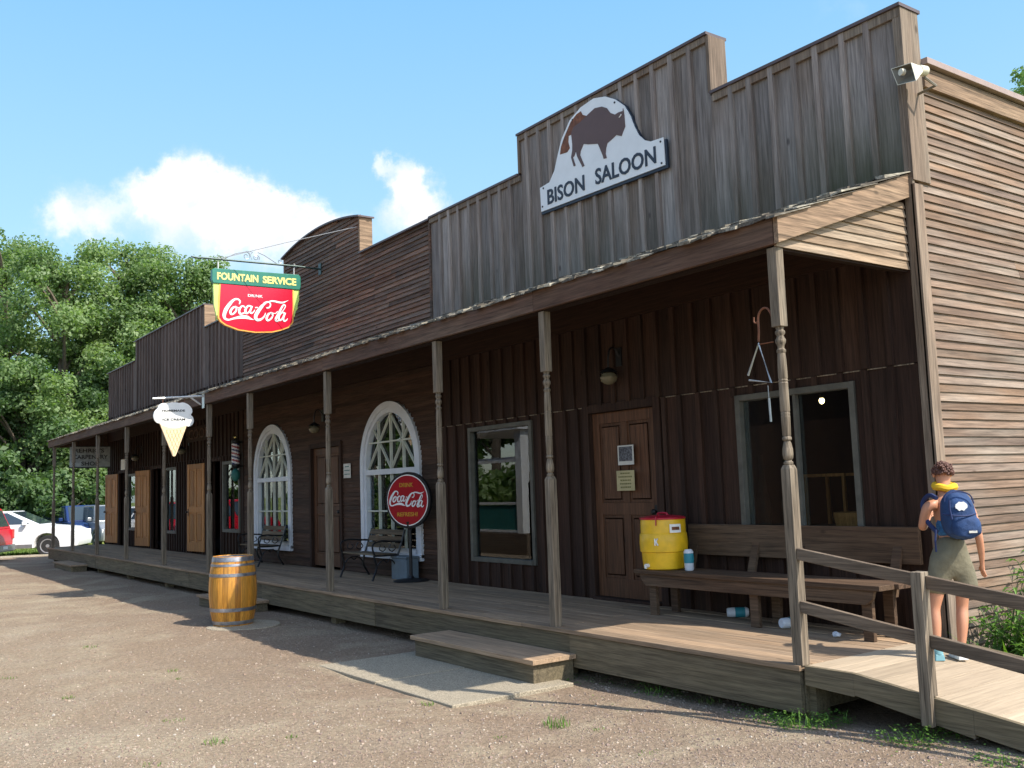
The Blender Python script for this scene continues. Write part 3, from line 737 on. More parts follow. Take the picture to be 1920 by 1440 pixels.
def post_mb(zt=2.86):
    mb = MB(); h = .0395
    z1, z2 = 1.34, 2.30
    mb.hexa([(-h, -h, 0), (h, -h, 0), (h, h, 0), (-h, h, 0), (-h, -h, z1-.03), (h, -h, z1-.03), (h, h, z1-.03), (-h, h, z1-.03)], .3)
    hh = h-.012
    mb.hexa([(-h, -h, z1-.03), (h, -h, z1-.03), (h, h, z1-.03), (-h, h, z1-.03), (-hh, -hh, z1), (hh, -hh, z1), (hh, hh, z1), (-hh, hh, z1)], .3)
    mb.hexa([(-h, -h, z2), (h, -h, z2), (h, h, z2), (-h, h, z2), (-h, -h, zt), (h, -h, zt), (h, h, zt), (-h, h, zt)], .3)
    pr = [(.030, 0), (.040, .008), (.040, .022), (.028, .030), (.028, .036), (.040, .045), (.046, .075), (.044, .11), (.034, .15), (.027, .165), (.040, .175), (.040, .19), (.031, .20), (.036, .205),
          (.0385, .33), (.040, .335), (.036, .345), (.040, .355), (.036, .365), (.041, .375), (.040, .50), (.039, .56), (.041, .565), (.036, .575), (.041, .585), (.036, .595), (.041, .605),
          (.038, .72), (.034, .77), (.032, .775), (.040, .785), (.040, .80), (.028, .81), (.030, .83), (.044, .85), (.046, .87), (.030, .892), (.030, .90), (.043, .915), (.043, .93), (.030, .94), (.036, .955), (.036, .965)]
    mb.lathe([(r_*.80, z1-.003+q*(z2-z1+.006)/.965) for r_, q in pr], (0, 0, 0), 20, .3)
    return mb
pb = post_mb(); pobj = None
for i, px in enumerate(PX):
    if pobj is None:
        pb.v = [(v[0]+px, v[1]+.02, v[2]) for v in pb.v]; pobj = pb.build('post', 'post_wood', por, smooth=True, bevel=.003); base = px
    else:
        o = pobj.copy(); C.objects.link(o); o.parent = por; o.location = (px-base, 0, 0); o.rotation_euler = (0, 0, 0)
# beams, fascia, ceiling
m_ = MB(); x = .05
for x2 in (-2.75, -7.42, -12.25, -17.7, -22.0, -26.42): m_.box(x2+.002, x-.002, -.05, -.012, 2.872, 3.062); x = x2
m_.build('fascia', 'fascia_wood', por, bevel=.003)
m_ = MB(); m_.box(-26.35, .0, -.008, .09, 2.86, 2.99); m_.box(-26.35, .0, 1.56, 1.61, 3.02, 3.3)
def roofz(y): return 3.07+(y+.05)*(3.66-3.07)/(YW+.05-.02)
nb = 11
for j in range(nb):
    ya, yb = -.01+j*(YW-.04)/nb, -.01+(j+1)*(YW-.04)/nb; x = .0
    while x > -26.3:
        x2 = max(-26.38, x-R.uniform(2.5, 5)); m_.hexa([(x2, ya+.004, roofz(ya)-.06), (x, ya+.004, roofz(ya)-.06), (x, yb, roofz(yb)-.06), (x2, yb, roofz(yb)-.06), (x2, ya+.004, roofz(ya)-.035), (x, ya+.004, roofz(ya)-.035), (x, yb, roofz(yb)-.035), (x2, yb, roofz(yb)-.035)]); x = x2
for i in range(22):   # rafters
    x = -.6-1.2*i; m_.hexa([(x-.02, .1, roofz(.1)-.15), (x+.02, .1, roofz(.1)-.15), (x+.02, 1.55, roofz(1.55)-.15), (x-.02, 1.55, roofz(1.55)-.15), (x-.02, .1, roofz(.1)-.062), (x+.02, .1, roofz(.1)-.062), (x+.02, 1.55, roofz(1.55)-.062), (x-.02, 1.55, roofz(1.55)-.062)])
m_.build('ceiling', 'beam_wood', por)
m_ = MB()
rows = [(-.085, .30, 0), (.12, .55, .015), (.38, .85, .03), (.66, 1.15, .045), (.95, 1.45, .06), (1.22, YW-.03, .075)]
for a, b, lift in rows:
    x = .12
    while x > -26.45:
        w_ = R.uniform(.06, .17); j = R.uniform(-.030, .030); z_ = R.uniform(0, .014); th_ = R.uniform(.008, .026)
        x2 = x-w_; aa = a+j; g0, g1 = roofz(aa)-.015+lift*.35+z_, roofz(b)-.02+lift*.2
        t0 = R.uniform(-.006, .006)
        m_.hexa([(x2+.003, aa, g0+t0), (x-.003, aa+R.uniform(-.008, .008), g0-t0), (x-.003, b, g1), (x2+.003, b, g1), (x2+.003, aa, g0+th_+t0), (x-.003, aa, g0+th_-t0), (x-.003, b, g1+.006), (x2+.003, b, g1+.006)])
        x = x2
m_.build('shake_roof', 'shake_wood', por)
# right gable end: rake board and lap boards
m_ = MB(); dz0 = roofz(-.05); dz1 = roofz(YW+.05)
m_.hexa([(.055, -.05, 2.872), (.095, -.05, 2.872), (.095, -.05, dz0-.008), (.055, -.05, dz0-.008), (.055, YW+.06, dz1-.20), (.095, YW+.06, dz1-.20), (.095, YW+.06, dz1-.008), (.055, YW+.06, dz1-.008)], .6)
m_.build('rake_board', 'rake_wood', por, bevel=.003)
gb = MB(); gfn = lambda a, out, z: (.03+out, a, z)
def gl(z): return -.02+max(0, (z-.04-2.872))/((dz1-.2)-2.872)*(YW+.06)
lap_rows(gb, gfn, 0, YW-.06, 2.862, 3.40, .0705, left=gl, lmin=5, lmax=6)
gb.build('gable_siding', 'gable_lap', por)
m_ = MB(); m_.box(-.03, .028, .03, YW-.06, 2.845, 2.885); m_.prism([(.05, 2.87), (YW-.06, 2.87), (YW-.06, 3.40)], lambda a, b, k: (.002+k*.026, a, b)); m_.build('gable_frame', 'beam_wood', por)
m_ = MB(); m_.prism([(.05, 2.87), (YW-.02, 2.87), (YW-.02, 3.5), (.05, 3.0)], lambda a, b, k: (-26.40+k*.03, a, b)); m_.build('far_gable', 'fascia_wood', por)

# ------------------------------------------------------------------ ramp
rp = thing('access_ramp', 'pale plank ramp with a two rail wooden handrail sloping down from the porch corner', 'ramp', (1.5, 0, -.3))
def rz(x): return .0 if x < .42 else -.128*(x-.42)
m_ = MB(); x = .035; 
while x < 3.6:
    x2 = x+.185; m_.hexa([(x+.003, .03, rz(x)-.035), (x2-.003, .03, rz(x2)-.035), (x2-.003, 1.42, rz(x2)-.035), (x+.003, 1.42, rz(x)-.035), (x+.003, .03, rz(x)), (x2-.003, .03, rz(x2)), (x2-.003, 1.42, rz(x2)), (x+.003, 1.42, rz(x))]); x = x2
m_.build('ramp_deck', 'ramp_wood', rp, bevel=.003)
for y0 in (-.012, 1.42):
    m_ = MB()
    xs_ = [.045, .42, 1.2, 2.2, 3.6]
    for a, b in zip(xs_[:-1], xs_[1:]):
        za, zb = rz(a), rz(b); la, lb = max(za-.135, -.5), max(zb-.16, -.6)
        if a < .1: la = za-.125; lb = zb-.145
        m_.hexa([(a, y0, la), (b, y0, lb), (b, y0+.038, lb), (a, y0+.038, la), (a, y0, za+.002), (b, y0, zb+.002), (b, y0+.038, zb+.002), (a, y0+.038, za+.002)], .4)
    m_.build('stringer', 'skirt_wood', rp, bevel=.003)
for px in (.935, 3.2):
    m_ = MB(); zb = rz(px)-.165 if px < 2 else -.8; zt = .665 if px < 2 else .36
    m_.hexa([(px-.036, -.056, zb), (px+.034, -.056, zb), (px+.034, .0-.014, zb), (px-.036, -.014, zb), (px-.036, -.056, zt), (px+.034, -.056, zt), (px+.034, -.014, zt), (px-.036, -.014, zt)], .5)
    m_.hexa([(px-.036, -.013, rz(px)+.005), (px+.034, -.013, rz(px)+.005), (px+.034, .028, rz(px)+.005), (px-.036, .028, rz(px)+.005), (px-.036, -.013, zt), (px+.034, -.013, zt), (px+.034, .028, zt), (px-.036, .028, zt)], .5)
    m_.build('post', 'post_wood', rp, bevel=.004)
def rail(z0, z1, h=.078):
    for a, b, k in ((.042, .898, 0), (.970, 3.5, 1)):
        za, zb = z0+(z1-z0)*(a-.055)/1.48, z0+(z1-z0)*(b-.055)/1.48
        mb = MB(); mb.hexa([(a, -.012, za-h), (b, -.012, zb-h), (b, .026, zb-h), (a, .026, za-h), (a, -.012, za), (b, -.012, zb), (b, .026, zb), (a, .026, za)])
        mb.build('rail', 'rail_wood', rp, bevel=.004)
rail(.775, .560); rail(.425, .215)

# ------------------------------------------------------------------ steps
def step(name, label, x0, x1, y0, z1, group):
    t_ = thing(name, label, 'step', ((x0+x1)/2, y0, -.42), group)
    a = MB(); a.box(x0, x1, y0, -.033, z1-.04, z1); a.build('tread', 'deck_wood', t_, bevel=.004)
    b = MB(); b.box(x0+.05, x1-.04, y0+.03, y0+.07, -.5, z1-.042); b.box(x0+.05, x0+.09, y0+.07, -.04, -.5, z1-.042); b.box(x1-.08, x1-.04, y0+.07, -.04, -.5, z1-.042)
    b.build('riser', 'skirt_wood', t_, bevel=.003)
step('wooden_step', 'long wooden box step in front of the saloon windows with one sunlit end', -4.42, -2.34, -.50, -.195, 'wooden steps up to the porch')
step('wooden_step', 'low wooden step half hidden behind the wine barrel', -11.2, -9.4, -.52, -.25, 'wooden steps up to the porch')
step('wooden_step', 'small far wooden step near the left end of the porch', -23.4, -21.2, -.42, -.25, 'wooden steps up to the porch')

# ================================================================== SIGNS
def zpt(p): return (960+p[0]/4.5, 120+p[1]/4.5)
# --- bison sign
bs = thing('bison_sign', 'white Bison Saloon sign board with a brown bison on the high parapet', 'sign', (-3.6, YW-.06, 4.55))
SP = [(-4.66, 4.544), (-4.669, 4.842), (-4.48, 4.862), (-4.376, 4.977), (-4.302, 5.144), (-4.223, 5.307), (-4.056, 5.483), (-3.855, 5.567), (-3.622, 5.593), (-3.422, 5.544), (-3.269, 5.459), (-3.123, 5.333), (-3.039, 5.19), (-2.983, 5.052), (-2.926, 4.941), (-2.841, 4.855), (-2.745, 4.808), (-2.561, 4.794), (-2.557, 4.498)]
cxs, czs = -3.61, 5.0
ys0 = YW-.05
m_ = MB(); m_.prism([(cxs+(a-cxs)*1.018+.012, czs+(b-czs)*1.03-.018) for a, b in SP], lambda a, b, k: (a, ys0-.028+k*.028, b)); m_.build('backing', 'sign_navy', bs)
m_ = MB(); m_.prism(SP, lambda a, b, k: (a, ys0-.040+k*.012, b)); m_.build('board', 'sign_white', bs)
BI = [(-4.043, 5.303), (-3.996, 5.365), (-3.865, 5.385), (-3.714, 5.432), (-3.608, 5.458), (-3.487, 5.434), (-3.41, 5.389), (-3.355, 5.315), (-3.279, 5.269), (-3.221, 5.275), (-3.154, 5.266), (-3.146, 5.296), (-3.136, 5.246), (-3.131, 5.178), (-3.128, 5.083), (-3.17, 5.03), (-3.192, 4.995), (-3.276, 5.036), (-3.356, 5.01), (-3.427, 4.992), (-3.45, 4.945), (-3.464, 4.882), (-3.448, 4.829), (-3.498, 4.835), (-3.514, 4.883), (-3.55, 4.963), (-3.585, 5.036), (-3.758, 5.084), (-3.83, 5.113), (-3.887, 5.047), (-3.901, 5.002), (-3.832, 4.855), (-3.868, 4.852), (-3.954, 5.005), (-3.971, 5.073), (-4.007, 5.021), (-4.03, 5.014), (-3.989, 4.905), (-4.022, 4.905), (-4.062, 5.023), (-4.035, 5.1), (-4.03, 5.17), (-4.036, 5.243)]
BI = [(a+.01, b+.012) for a, b in BI]
RU = [(-4.255, 5.133), (-4.231, 5.219), (-4.164, 5.313), (-4.033, 5.456), (-3.921, 5.511), (-3.845, 5.52), (-3.817, 5.468), (-3.735, 5.425), (-3.843, 5.385), (-3.996, 5.358), (-4.043, 5.303), (-4.083, 5.304), (-4.092, 5.232), (-4.071, 5.154), (-4.121, 5.12)]
m_ = MB(); m_.prism(BI, lambda a, b, k: (a, ys0-.046+k*.006, b)); m_.build('bison_figure', 'bison_brown', bs)
m_ = MB(); m_.prism(RU, lambda a, b, k: (a, ys0-.044+k*.004, b)); m_.build('brown_patch', 'rust_brown', bs)  # reddish brown patch on the board left of the bison
m_ = MB(); m_.tube([(-3.165, ys0-.047, 5.25), (-3.175, ys0-.05, 5.235), (-3.20, ys0-.048, 5.225)], .006, 5); m_.build('horn', 'sign_cream', bs)
text_part('BISON', (-4.525, ys0-.043, 4.592), (1, 0, -.012), (0, 0, 1), .69, .185, 'sign_navy', bs, bold=.018)
text_part('SALOON', (-3.645, ys0-.043, 4.588), (1, 0, -.035), (0, 0, 1), .97, .185, 'sign_navy', bs, bold=.018)
for a, b in ((-4.63, 4.60), (-4.60, 4.82), (-2.60, 4.76), (-2.60, 4.53), (-3.27, 5.42), (-4.0, 5.47)):
    sc_ = MB(); sc_.lathe([(.012, 0), (.012, .006)], (a, ys0-.046, b), 8, ax='y'); sc_.build('screw', 'ink', bs)

# --- script lettering strokes traced once, reused on both cola signs
STK = [([(560, 855), (572, 822), (545, 795), (500, 800), (450, 850), (405, 915), (382, 985), (395, 1028), (440, 1042), (500, 1026)], [12, 18, 20, 26, 40, 46, 40, 26, 20, 14]),
       ([(430, 1042), (520, 1022), (600, 1010), (660, 1018), (700, 1036), (740, 1048)], [14, 26, 44, 40, 20, 3]),
       ([(525, 885), (485, 898), (455, 945), (470, 978), (505, 958), (528, 918), (522, 885)], [20, 26, 28, 20, 22, 20, 20]),
       ([(525, 888), (560, 900), (590, 892)], [8, 10, 12]),
       ([(625, 900), (615, 880), (585, 885), (560, 930), (572, 972), (620, 962), (645, 940)], [14, 14, 20, 28, 24, 16, 12]),
       ([(705, 882), (665, 880), (635, 925), (645, 968), (680, 948), (708, 890)], [18, 22, 28, 24, 16, 16]),
       ([(716, 880), (692, 940), (705, 968), (735, 950), (748, 925)], [22, 24, 20, 14, 8]),
       ([(752, 900), (785, 898)], [15, 13]),
       ([(890, 905), (925, 900), (942, 865), (925, 836), (885, 838), (835, 885), (785, 950), (757, 1010), (775, 1048), (820, 1045), (862, 1010), (880, 965)], [14, 18, 16, 16, 24, 38, 46, 42, 34, 26, 18, 8]),
       ([(895, 838), (950, 822), (1000, 826), (1050, 838), (1100, 840), (1165, 815)], [10, 18, 22, 22, 20, 3]),
       ([(955, 965), (918, 980), (892, 1028), (905, 1060), (945, 1040), (968, 1000), (955, 965)], [20, 26, 28, 22, 20, 20, 20]),
       ([(960, 968), (1000, 975), (1030, 950)], [8, 10, 10]),
       ([(1060, 985), (1110, 925), (1128, 885), (1108, 868), (1080, 905), (1035, 990), (1005, 1045), (1022, 1072), (1052, 1052)], [7, 10, 13, 18, 24, 28, 28, 18, 9]),
       ([(1112, 968), (1075, 968), (1042, 1015), (1052, 1060), (1085, 1042), (1112, 985)], [18, 22, 28, 24, 16, 16]),
       ([(1125, 968), (1100, 1035), (1112, 1072), (1140, 1060), (1155, 1040)], [22, 24, 20, 14, 6])]
def script_text(parent, fn, mat='sign_white', name='lettering', wk=1.0):
    mb = MB()
    for i, (pts, ws) in enumerate(STK):
        f2 = lambda a, b, c, i=i: fn(a, b, c+.0004*i)
        ribbon(mb, pts, [x*wk for x in ws], f2, .004)
    return mb.build(name, mat, parent)
# --- hanging cola sign over the soda fountain
XC = -11.15
hc = thing('hanging_cola_sign', 'red Coca-Cola shield sign with green Fountain Service header hanging over the porch roof', 'sign', (XC, .5, 5.15))
def sgn(a, b, c=0): # zoom px -> plane x = XC
    return (XC+.035+c, -.167+1.285*(a-330)/905, 4.733+.0001308*(a-330)-.001391*(b-620))
def pl(poly, x0, x1): return (poly, lambda a, b, k: (x0+(x1-x0)*k, a, b))
hdr = [(-.275, 4.755), (-.292, 4.80), (-.292, 4.975), (-.255, 5.005), (1.215, 5.04), (1.25, 5.005), (1.25, 4.80), (1.235, 4.775)]
m_ = MB(); m_.prism(*pl(hdr, XC-.045, XC+.045)); m_.build('header', 'sign_green', hc, bevel=.008)
body = [(-.167, 4.752), (-.185, 4.45), (-.195, 4.186), (-.15, 4.12), (-.073, 4.068), (.146, 3.999), (.438, 3.975), (.738, 4.0), (.90, 4.045), (1.04, 4.105), (1.112, 4.198), (1.125, 4.45), (1.125, 4.765)]
m_ = MB(); m_.prism(*pl(body, XC-.03, XC+.03)); m_.build('border', 'sign_orange', hc)
ins = [(.466+(a-.466)*.965, min(4.76, 4.40+(b-4.40)*.955)) for a, b in body]; ins[0] = (ins[0][0], 4.753); ins[-1] = (ins[-1][0], 4.764)
m_ = MB(); m_.prism(*pl(ins, XC-.034, XC+.034)); m_.build('shield', 'sign_red', hc)
for L_ in ([(-.265, 4.765), (-.255, 4.40), (-.215, 4.22), (-.185, 4.22), (-.15, 4.765)], [(1.09, 4.775), (1.09, 4.30), (1.14, 4.30), (1.155, 4.38), (1.195, 4.44), (1.20, 4.52), (1.225, 4.60), (1.228, 4.775)]):
    m_ = MB(); m_.prism(*pl(L_, XC-.022, XC+.022)); m_.build('side_wing', 'sign_lime', hc)
text_part('FOUNTAIN', (XC+.047, -.212, 4.815), (0, 1, .02), (0, 0, 1), .70, .125, 'sign_yellow', hc, bold=.035)
text_part('SERVICE', (XC+.047, .565, 4.828), (0, 1, .02), (0, 0, 1), .60, .125, 'sign_yellow', hc, bold=.035)
text_part('DRINK', (XC+.036, .31, 4.575), (0, 1, .012), (0, 0, 1), .26, .045, 'sign_white', hc, bold=.02)
script_text(hc, sgn)
m_ = MB(); m_.tube([(XC, -.62, 5.165), (XC, -.50, 5.155), (XC, -.45, 5.165), (XC, 1.20, 5.195), (XC, YW+.01, 5.19)], .017, 8); m_.box(XC-.05, XC+.05, YW-.04, YW-.015, 5.09, 5.29)
m_.build('bracket_bar', 'green_iron', hc)
for yy, zt in ((-.18, 5.165), (1.145, 5.195)):
    m_ = MB(); m_.tube([(XC, yy, zt+.04), (XC, yy+.03, zt), (XC, yy, zt-.04), (XC, yy-.03, zt), (XC, yy, zt+.04)], .010, 6); m_.tube([(XC, yy, zt-.04), (XC, yy, zt-.17)], .012, 6)
    m_.build('hanger', 'light_iron', hc)
def spiral(c, r0, r1, a0, a1, n=22): return [(XC, c[0]+(r0+(r1-r0)*i/n)*math.cos(a0+(a1-a0)*i/n), c[1]+(r0+(r1-r0)*i/n)*math.sin(a0+(a1-a0)*i/n)) for i in range(n+1)]
m_ = MB()
m_.tube(spiral((.30, 5.275), .015, .075, 0, 2*math.pi*1.35), .006, 5); m_.tube(spiral((.47, 5.265), .015, .06, math.pi, -2*math.pi*1.1), .006, 5)
m_.tube([(XC, .37, 5.31), (XC, .41, 5.35), (XC, .34, 5.365), (XC, .40, 5.22)], .006, 5)
m_.tube([(XC, -.10, 5.175), (XC, .10, 5.29), (XC, .32, 5.36)], .006, 5); m_.tube([(XC, .50, 5.36), (XC, .62, 5.32), (XC, .86, 5.19)], .006, 5); m_.tube(spiral((.89, 5.25), .01, .045, 0, 2*math.pi*1.2), .006, 5); m_.tube(spiral((-.14, 5.21), .01, .04, 0, 2*math.pi*1.1), .006, 5)
m_.build('scrollwork', 'grey_iron', hc)
m_ = MB(); m_.tube([(XC, -.15, 5.18), (-10.45, .7, 5.39), (-9.70, YW-.03, 5.60)], .006, 5); m_.build('guy_wire', 'light_iron', hc)

# --- ice cream cone sign
XI = -12.3
ic = thing('ice_cream_sign', 'white ice cream cone shaped sign with tan waffle cone hanging from the porch eave', 'sign', (XI, -.5, 3.0))
zi = lambda px, py: (-.902+(px-75)/1000*.809, 2.943-(py-140)*.000831-0.0*(px-75)+.0000205*(px-75))
def zi(px, py): return (-.902+(px-75)*.000809, 2.943-(py-140)*.000815+(px-75)*.0000215)
scoop = [(215, 655), (160, 640), (112, 590), (88, 520), (90, 450), (120, 385), (165, 340), (190, 285), (235, 245), (300, 232), (345, 242), (390, 228), (480, 216), (560, 222), (610, 232), (680, 220), (760, 245), (830, 295), (872, 360), (878, 430), (850, 485), (885, 520), (908, 580), (905, 640), (870, 700), (810, 725), (740, 715), (650, 735), (560, 760), (440, 755), (320, 720), (250, 690)]
cone = [(212, 655), (300, 690), (430, 720), (560, 725), (700, 700), (765, 690), (755, 735), (560, 1270), (530, 1335), (505, 1345), (480, 1330), (455, 1265)]
sc2 = smooth_closed([(*zi(*p), 0) for p in scoop], 4)
m_ = MB(); m_.prism([(a, b) for a, b, _ in sc2], lambda a, b, k: (XI-.02+.04*k, a, b)); m_.build('scoop_board', 'sign_cream', ic)
m_ = MB(); m_.prism([zi(*p) for p in cone], lambda a, b, k: (XI-.017+.034*k, a, b)); m_.build('cone_board', 'cone_tan', ic)
m_ = MB()
def clipseg(p, q):
    out = []
    for i in range(13):
        x = p[0]+(q[0]-p[0])*i/12; y_ = p[1]+(q[1]-p[1])*i/12; l = 215+(y_-660)*.385; r_ = 755-(y_-735)*.385
        if y_ > 770 and l+15 < x < r_-15: out.append((XI+.018, *zi(x, y_)))
    return out
for k in range(-6, 14):
    for s_ in (1, -1):
        q = clipseg((180+k*70, 740), (180+k*70+s_*230, 1300))
        if len(q) > 1: m_.tube(q, .0035, 4)
m_.build('waffle_lines', 'cone_line', ic)
text_part('HOMEMADE', (XI+.022, *zi(255, 412)), (0, 1, .02), (0, 0, 1), .38, .036, 'ink', ic, bold=.02)
text_part('ICE CREAM', (XI+.022, *zi(262, 595)), (0, 1, .02), (0, 0, 1), .38, .036, 'ink', ic, bold=.02)
m_ = MB(); m_.tube([(XI, -.905, 2.945), (XI, .0, 3.015)], .019, 8); m_.tube([(XI, -.28, 2.985), (XI, -.10, 2.86)], .015, 8); m_.box(XI-.06, XI+.06, -.06, -.052, 2.80, 3.06)
m_.build('bracket', 'light_iron', ic)
for yy in (-.74, -.38):
    m_ = MB(); m_.tube([(XI, yy, 2.97), (XI, yy, 2.85)], .006, 5); m_.build('hanger', 'rust_brown', ic)

# --- carpentry shop sign
XS = -24.6
plain('sign_greyed', (.34, .36, .34), .7, var=.3)
cs = thing('carpentry_sign', 'weathered grey carpentry shop board hanging crosswise under the far end of the porch', 'sign', (XS, .7, 2.7))
m_ = MB(); m_.box(XS-.02, XS+.02, .19, 1.24, 2.23, 2.80); m_.build('board', 'sign_greyed' if 'sign_greyed' in MAT else 'concrete', cs)
for z_ in (2.205, 2.795):
    m_ = MB(); m_.box(XS-.025, XS+.028, .17, 1.26, z_, z_+.03); m_.build('frame_bar', 'ink', cs)
for yy in (.4, 1.05):
    m_ = MB(); m_.tube([(XS, yy, 2.8), (XS, yy, 3.08)], .01, 5); m_.build('hanger', 'black_iron', cs)
text_part("REHRIG'S", (XS+.022, .30, 2.635), (0, 1, 0), (0, 0, 1), .78, .115, 'ink', cs, bold=.02)
text_part('CARPENTRY', (XS+.022, .26, 2.455), (0, 1, 0), (0, 0, 1), .92, .115, 'ink', cs, bold=.02)
text_part('SHOP', (XS+.022, .48, 2.27), (0, 1, 0), (0, 0, 1), .46, .115, 'ink', cs, bold=.02)
m_ = MB(); m_.box(-.22, .22, -.015, .015, 0, .29); m_.v = [(v[0]-23.95, v[1]+1.45, v[2]+2.12) for v in m_.v]; o = m_.build('small_sign', 'sign_cream'); tag(o, 'small blank white sign board hanging high near the far open door', 'sign')
for xx in (-24.1, -23.8):
    h_ = MB(); h_.tube([(xx, 1.45, 2.41), (xx, 1.45, 3.3)], .006, 5); h_.build('hanger', 'black_iron', o)
ws = thing('wall_sign', 'dark board with faint wooden letters high on the wall behind the cone sign', 'sign', (-17.7, YW-.05, 2.6))
m_ = MB(); m_.box(-18.6, -16.85, YW-.075, YW-.05, 2.56, 2.90); m_.build('board', 'brown_front', ws)
text_part('COOP', (-18.45, YW-.08, 2.62), (1, 0, 0), (0, 0, 1), 1.4, .22, 'fascia_wood', ws, depth=.01, bold=.0)

# --- round standing cola sign
rs = thing('round_cola_sign', 'round red Coca-Cola sign on a black pole stand beside the right arched window', 'sign', (-7.66, 1.34, 0))
th = rad(-67); U_ = Vector((-math.sin(th), math.cos(th), 0)); N_ = Vector((math.cos(th), math.sin(th), 0)); O_ = Vector((-7.66, 1.34, 1.125))
def dsk(a, b, c=0): return tuple(O_+U_*a+Vector((0, 0, b))+N_*c)
def disc(mb, r_, c0, c1, n=48): mb.prism([(r_*math.cos(2*math.pi*i/n), r_*math.sin(2*math.pi*i/n)) for i in range(n)], lambda a, b, k: dsk(a, b, c0+(c1-c0)*k))
m_ = MB(); disc(m_, .395, -.035, .02); m_.build('rim', 'black_iron', rs, bevel=.006)
m_ = MB(); disc(m_, .358, .020, .024); m_.build('ring', 'sign_cream', rs)
m_ = MB(); disc(m_, .345, .024, .028); m_.build('disc', 'sign_darkred', rs)
k_ = .63/810
script_text(rs, lambda a, b, c: dsk((a-775)*k_, -(b-935)*k_*1.05+.015, .029+c), wk=1.0)
text_part('DRINK', dsk(-.13, .185, .029), U_, (0, 0, 1), .24, .058, 'sign_gold', rs, bold=.02)
text_part('REFRESH!', dsk(-.18, -.225, .029), U_, (0, 0, 1), .36, .058, 'sign_gold', rs, bold=.02)
m_ = MB(); m_.tube([dsk(0, -.30, -.01), dsk(0, -.42, -.01)], [.05, .024], 10); m_.tube([(-7.66, 1.355, .72), (-7.66, 1.355, .02)], .023, 12); m_.build('pole', 'black_iron', rs)
m_ = MB(); m_.lathe([(.25, .001), (.25, .012), (.20, .03), (.05, .045), (.03, .08)], (-7.66, 1.355, 0), 28); m_.build('base', 'black_iron', rs, smooth=True)

# --- paper notices
def paper(name, x0, x1, z0, z1, mat, label, lines, y=YW-.035, lm='ink', cat='notice', seed=1):
    o = MB(); o.box(x0, x1, y-.003, y, z0, z1); o = o.build(name, mat); tag(o, label, cat)
    rr = random.Random(seed); mb = MB()
    for i in range(lines):
        zz = z1-(i+.8)*(z1-z0)/(lines+.8); w_ = (x1-x0)*rr.uniform(.5, .85); c = (x0+x1)/2; x = c-w_/2
        while x < c+w_/2:
            x2 = x+rr.uniform(.012, .03); mb.box(x, min(x2, c+w_/2), y-.005, y-.003, zz-.008, zz+.008); x = x2+.008
    if lines: mb.build('print', lm, o)
    return o
paper('notice', -3.58, -3.30, 1.175, 1.39, 'paper_tan', 'tan printed notice with lines of text, lower paper on the saloon door', 5, lm='ink_olive')
o = paper('poster', -3.545, -3.295, 1.45, 1.66, 'paper', 'small picture poster, upper paper on the saloon door', 0, cat='poster')
m_ = MB(); m_.box(-3.525, -3.315, YW-.041, YW-.038, 1.49, 1.645); m_.build('picture', 'paper_dark', o)
paper('notice', -10.32, -10.06, 1.50, 1.735, 'paper', 'white notice with green print on the clapboards left of the right arched window', 3, lm='teal_paint', seed=4)

# ================================================================== LANTERNS, BULB, BELL, SPEAKER, BARBER POLE
def lantern(x, label, z=2.40, src=None):
    t_ = thing('wall_lantern', label, 'lantern', (x, YW-.04, z), 'lanterns on the porch wall')
    y = YW-.20
    m_ = MB(); m_.tube(smooth_open([(x, YW-.04, z+.22), (x, YW-.10, z+.31), (x, YW-.17, z+.30), (x, YW-.20, z+.18), (x, y, z+.08)], 4), .011, 6); m_.box(x-.045, x+.045, YW-.05, YW-.022, z+.12, z+.32); m_.build('arm', 'black_iron', t_)
    m_ = MB(); m_.lathe([(.02, .10), (.045, .085), (.09, .055), (.10, .04), (.06, .045), (.02, .06)], (x, y, z), 18); m_.build('cap', 'black_iron', t_, smooth=True)
    m_ = MB(); m_.lathe([(.045, .05), (.080, .025), (.097, -.01), (.085, -.05), (.05, -.08), (.02, -.09)], (x, y, z), 18); m_.build('globe', 'globe', t_, smooth=True)
    return t_
lantern(-3.45, 'dark wall lantern with smoky glass globe above the saloon door')
lantern(-11.1, 'dark wall lantern above the closed door between the arched windows', 2.38)
lantern(-18.62, 'dim wall lantern above the middle open orange door', 2.38)
lantern(-22.75, 'farthest dim wall lantern near the far end of the porch', 2.40)
bb_ = thing('light_bulb', 'small glowing bulb hanging inside the dark saloon behind the right window', 'light bulb', (-1.9, 3.1, 2.35))
m_ = MB(); m_.sphere((-2.05, 3.2, 2.05), (.028, .028, .036), 12); m_.build('glass_bulb', 'bulb', bb_, smooth=True)
m_ = MB(); m_.tube([(-2.05, 3.2, 2.08), (-2.05, 3.2, 3.02)], .006, 5); m_.lathe([(.018, 0), (.022, .05)], (-2.05, 3.2, 2.075), 10); m_.build('cord', 'ink', bb_)
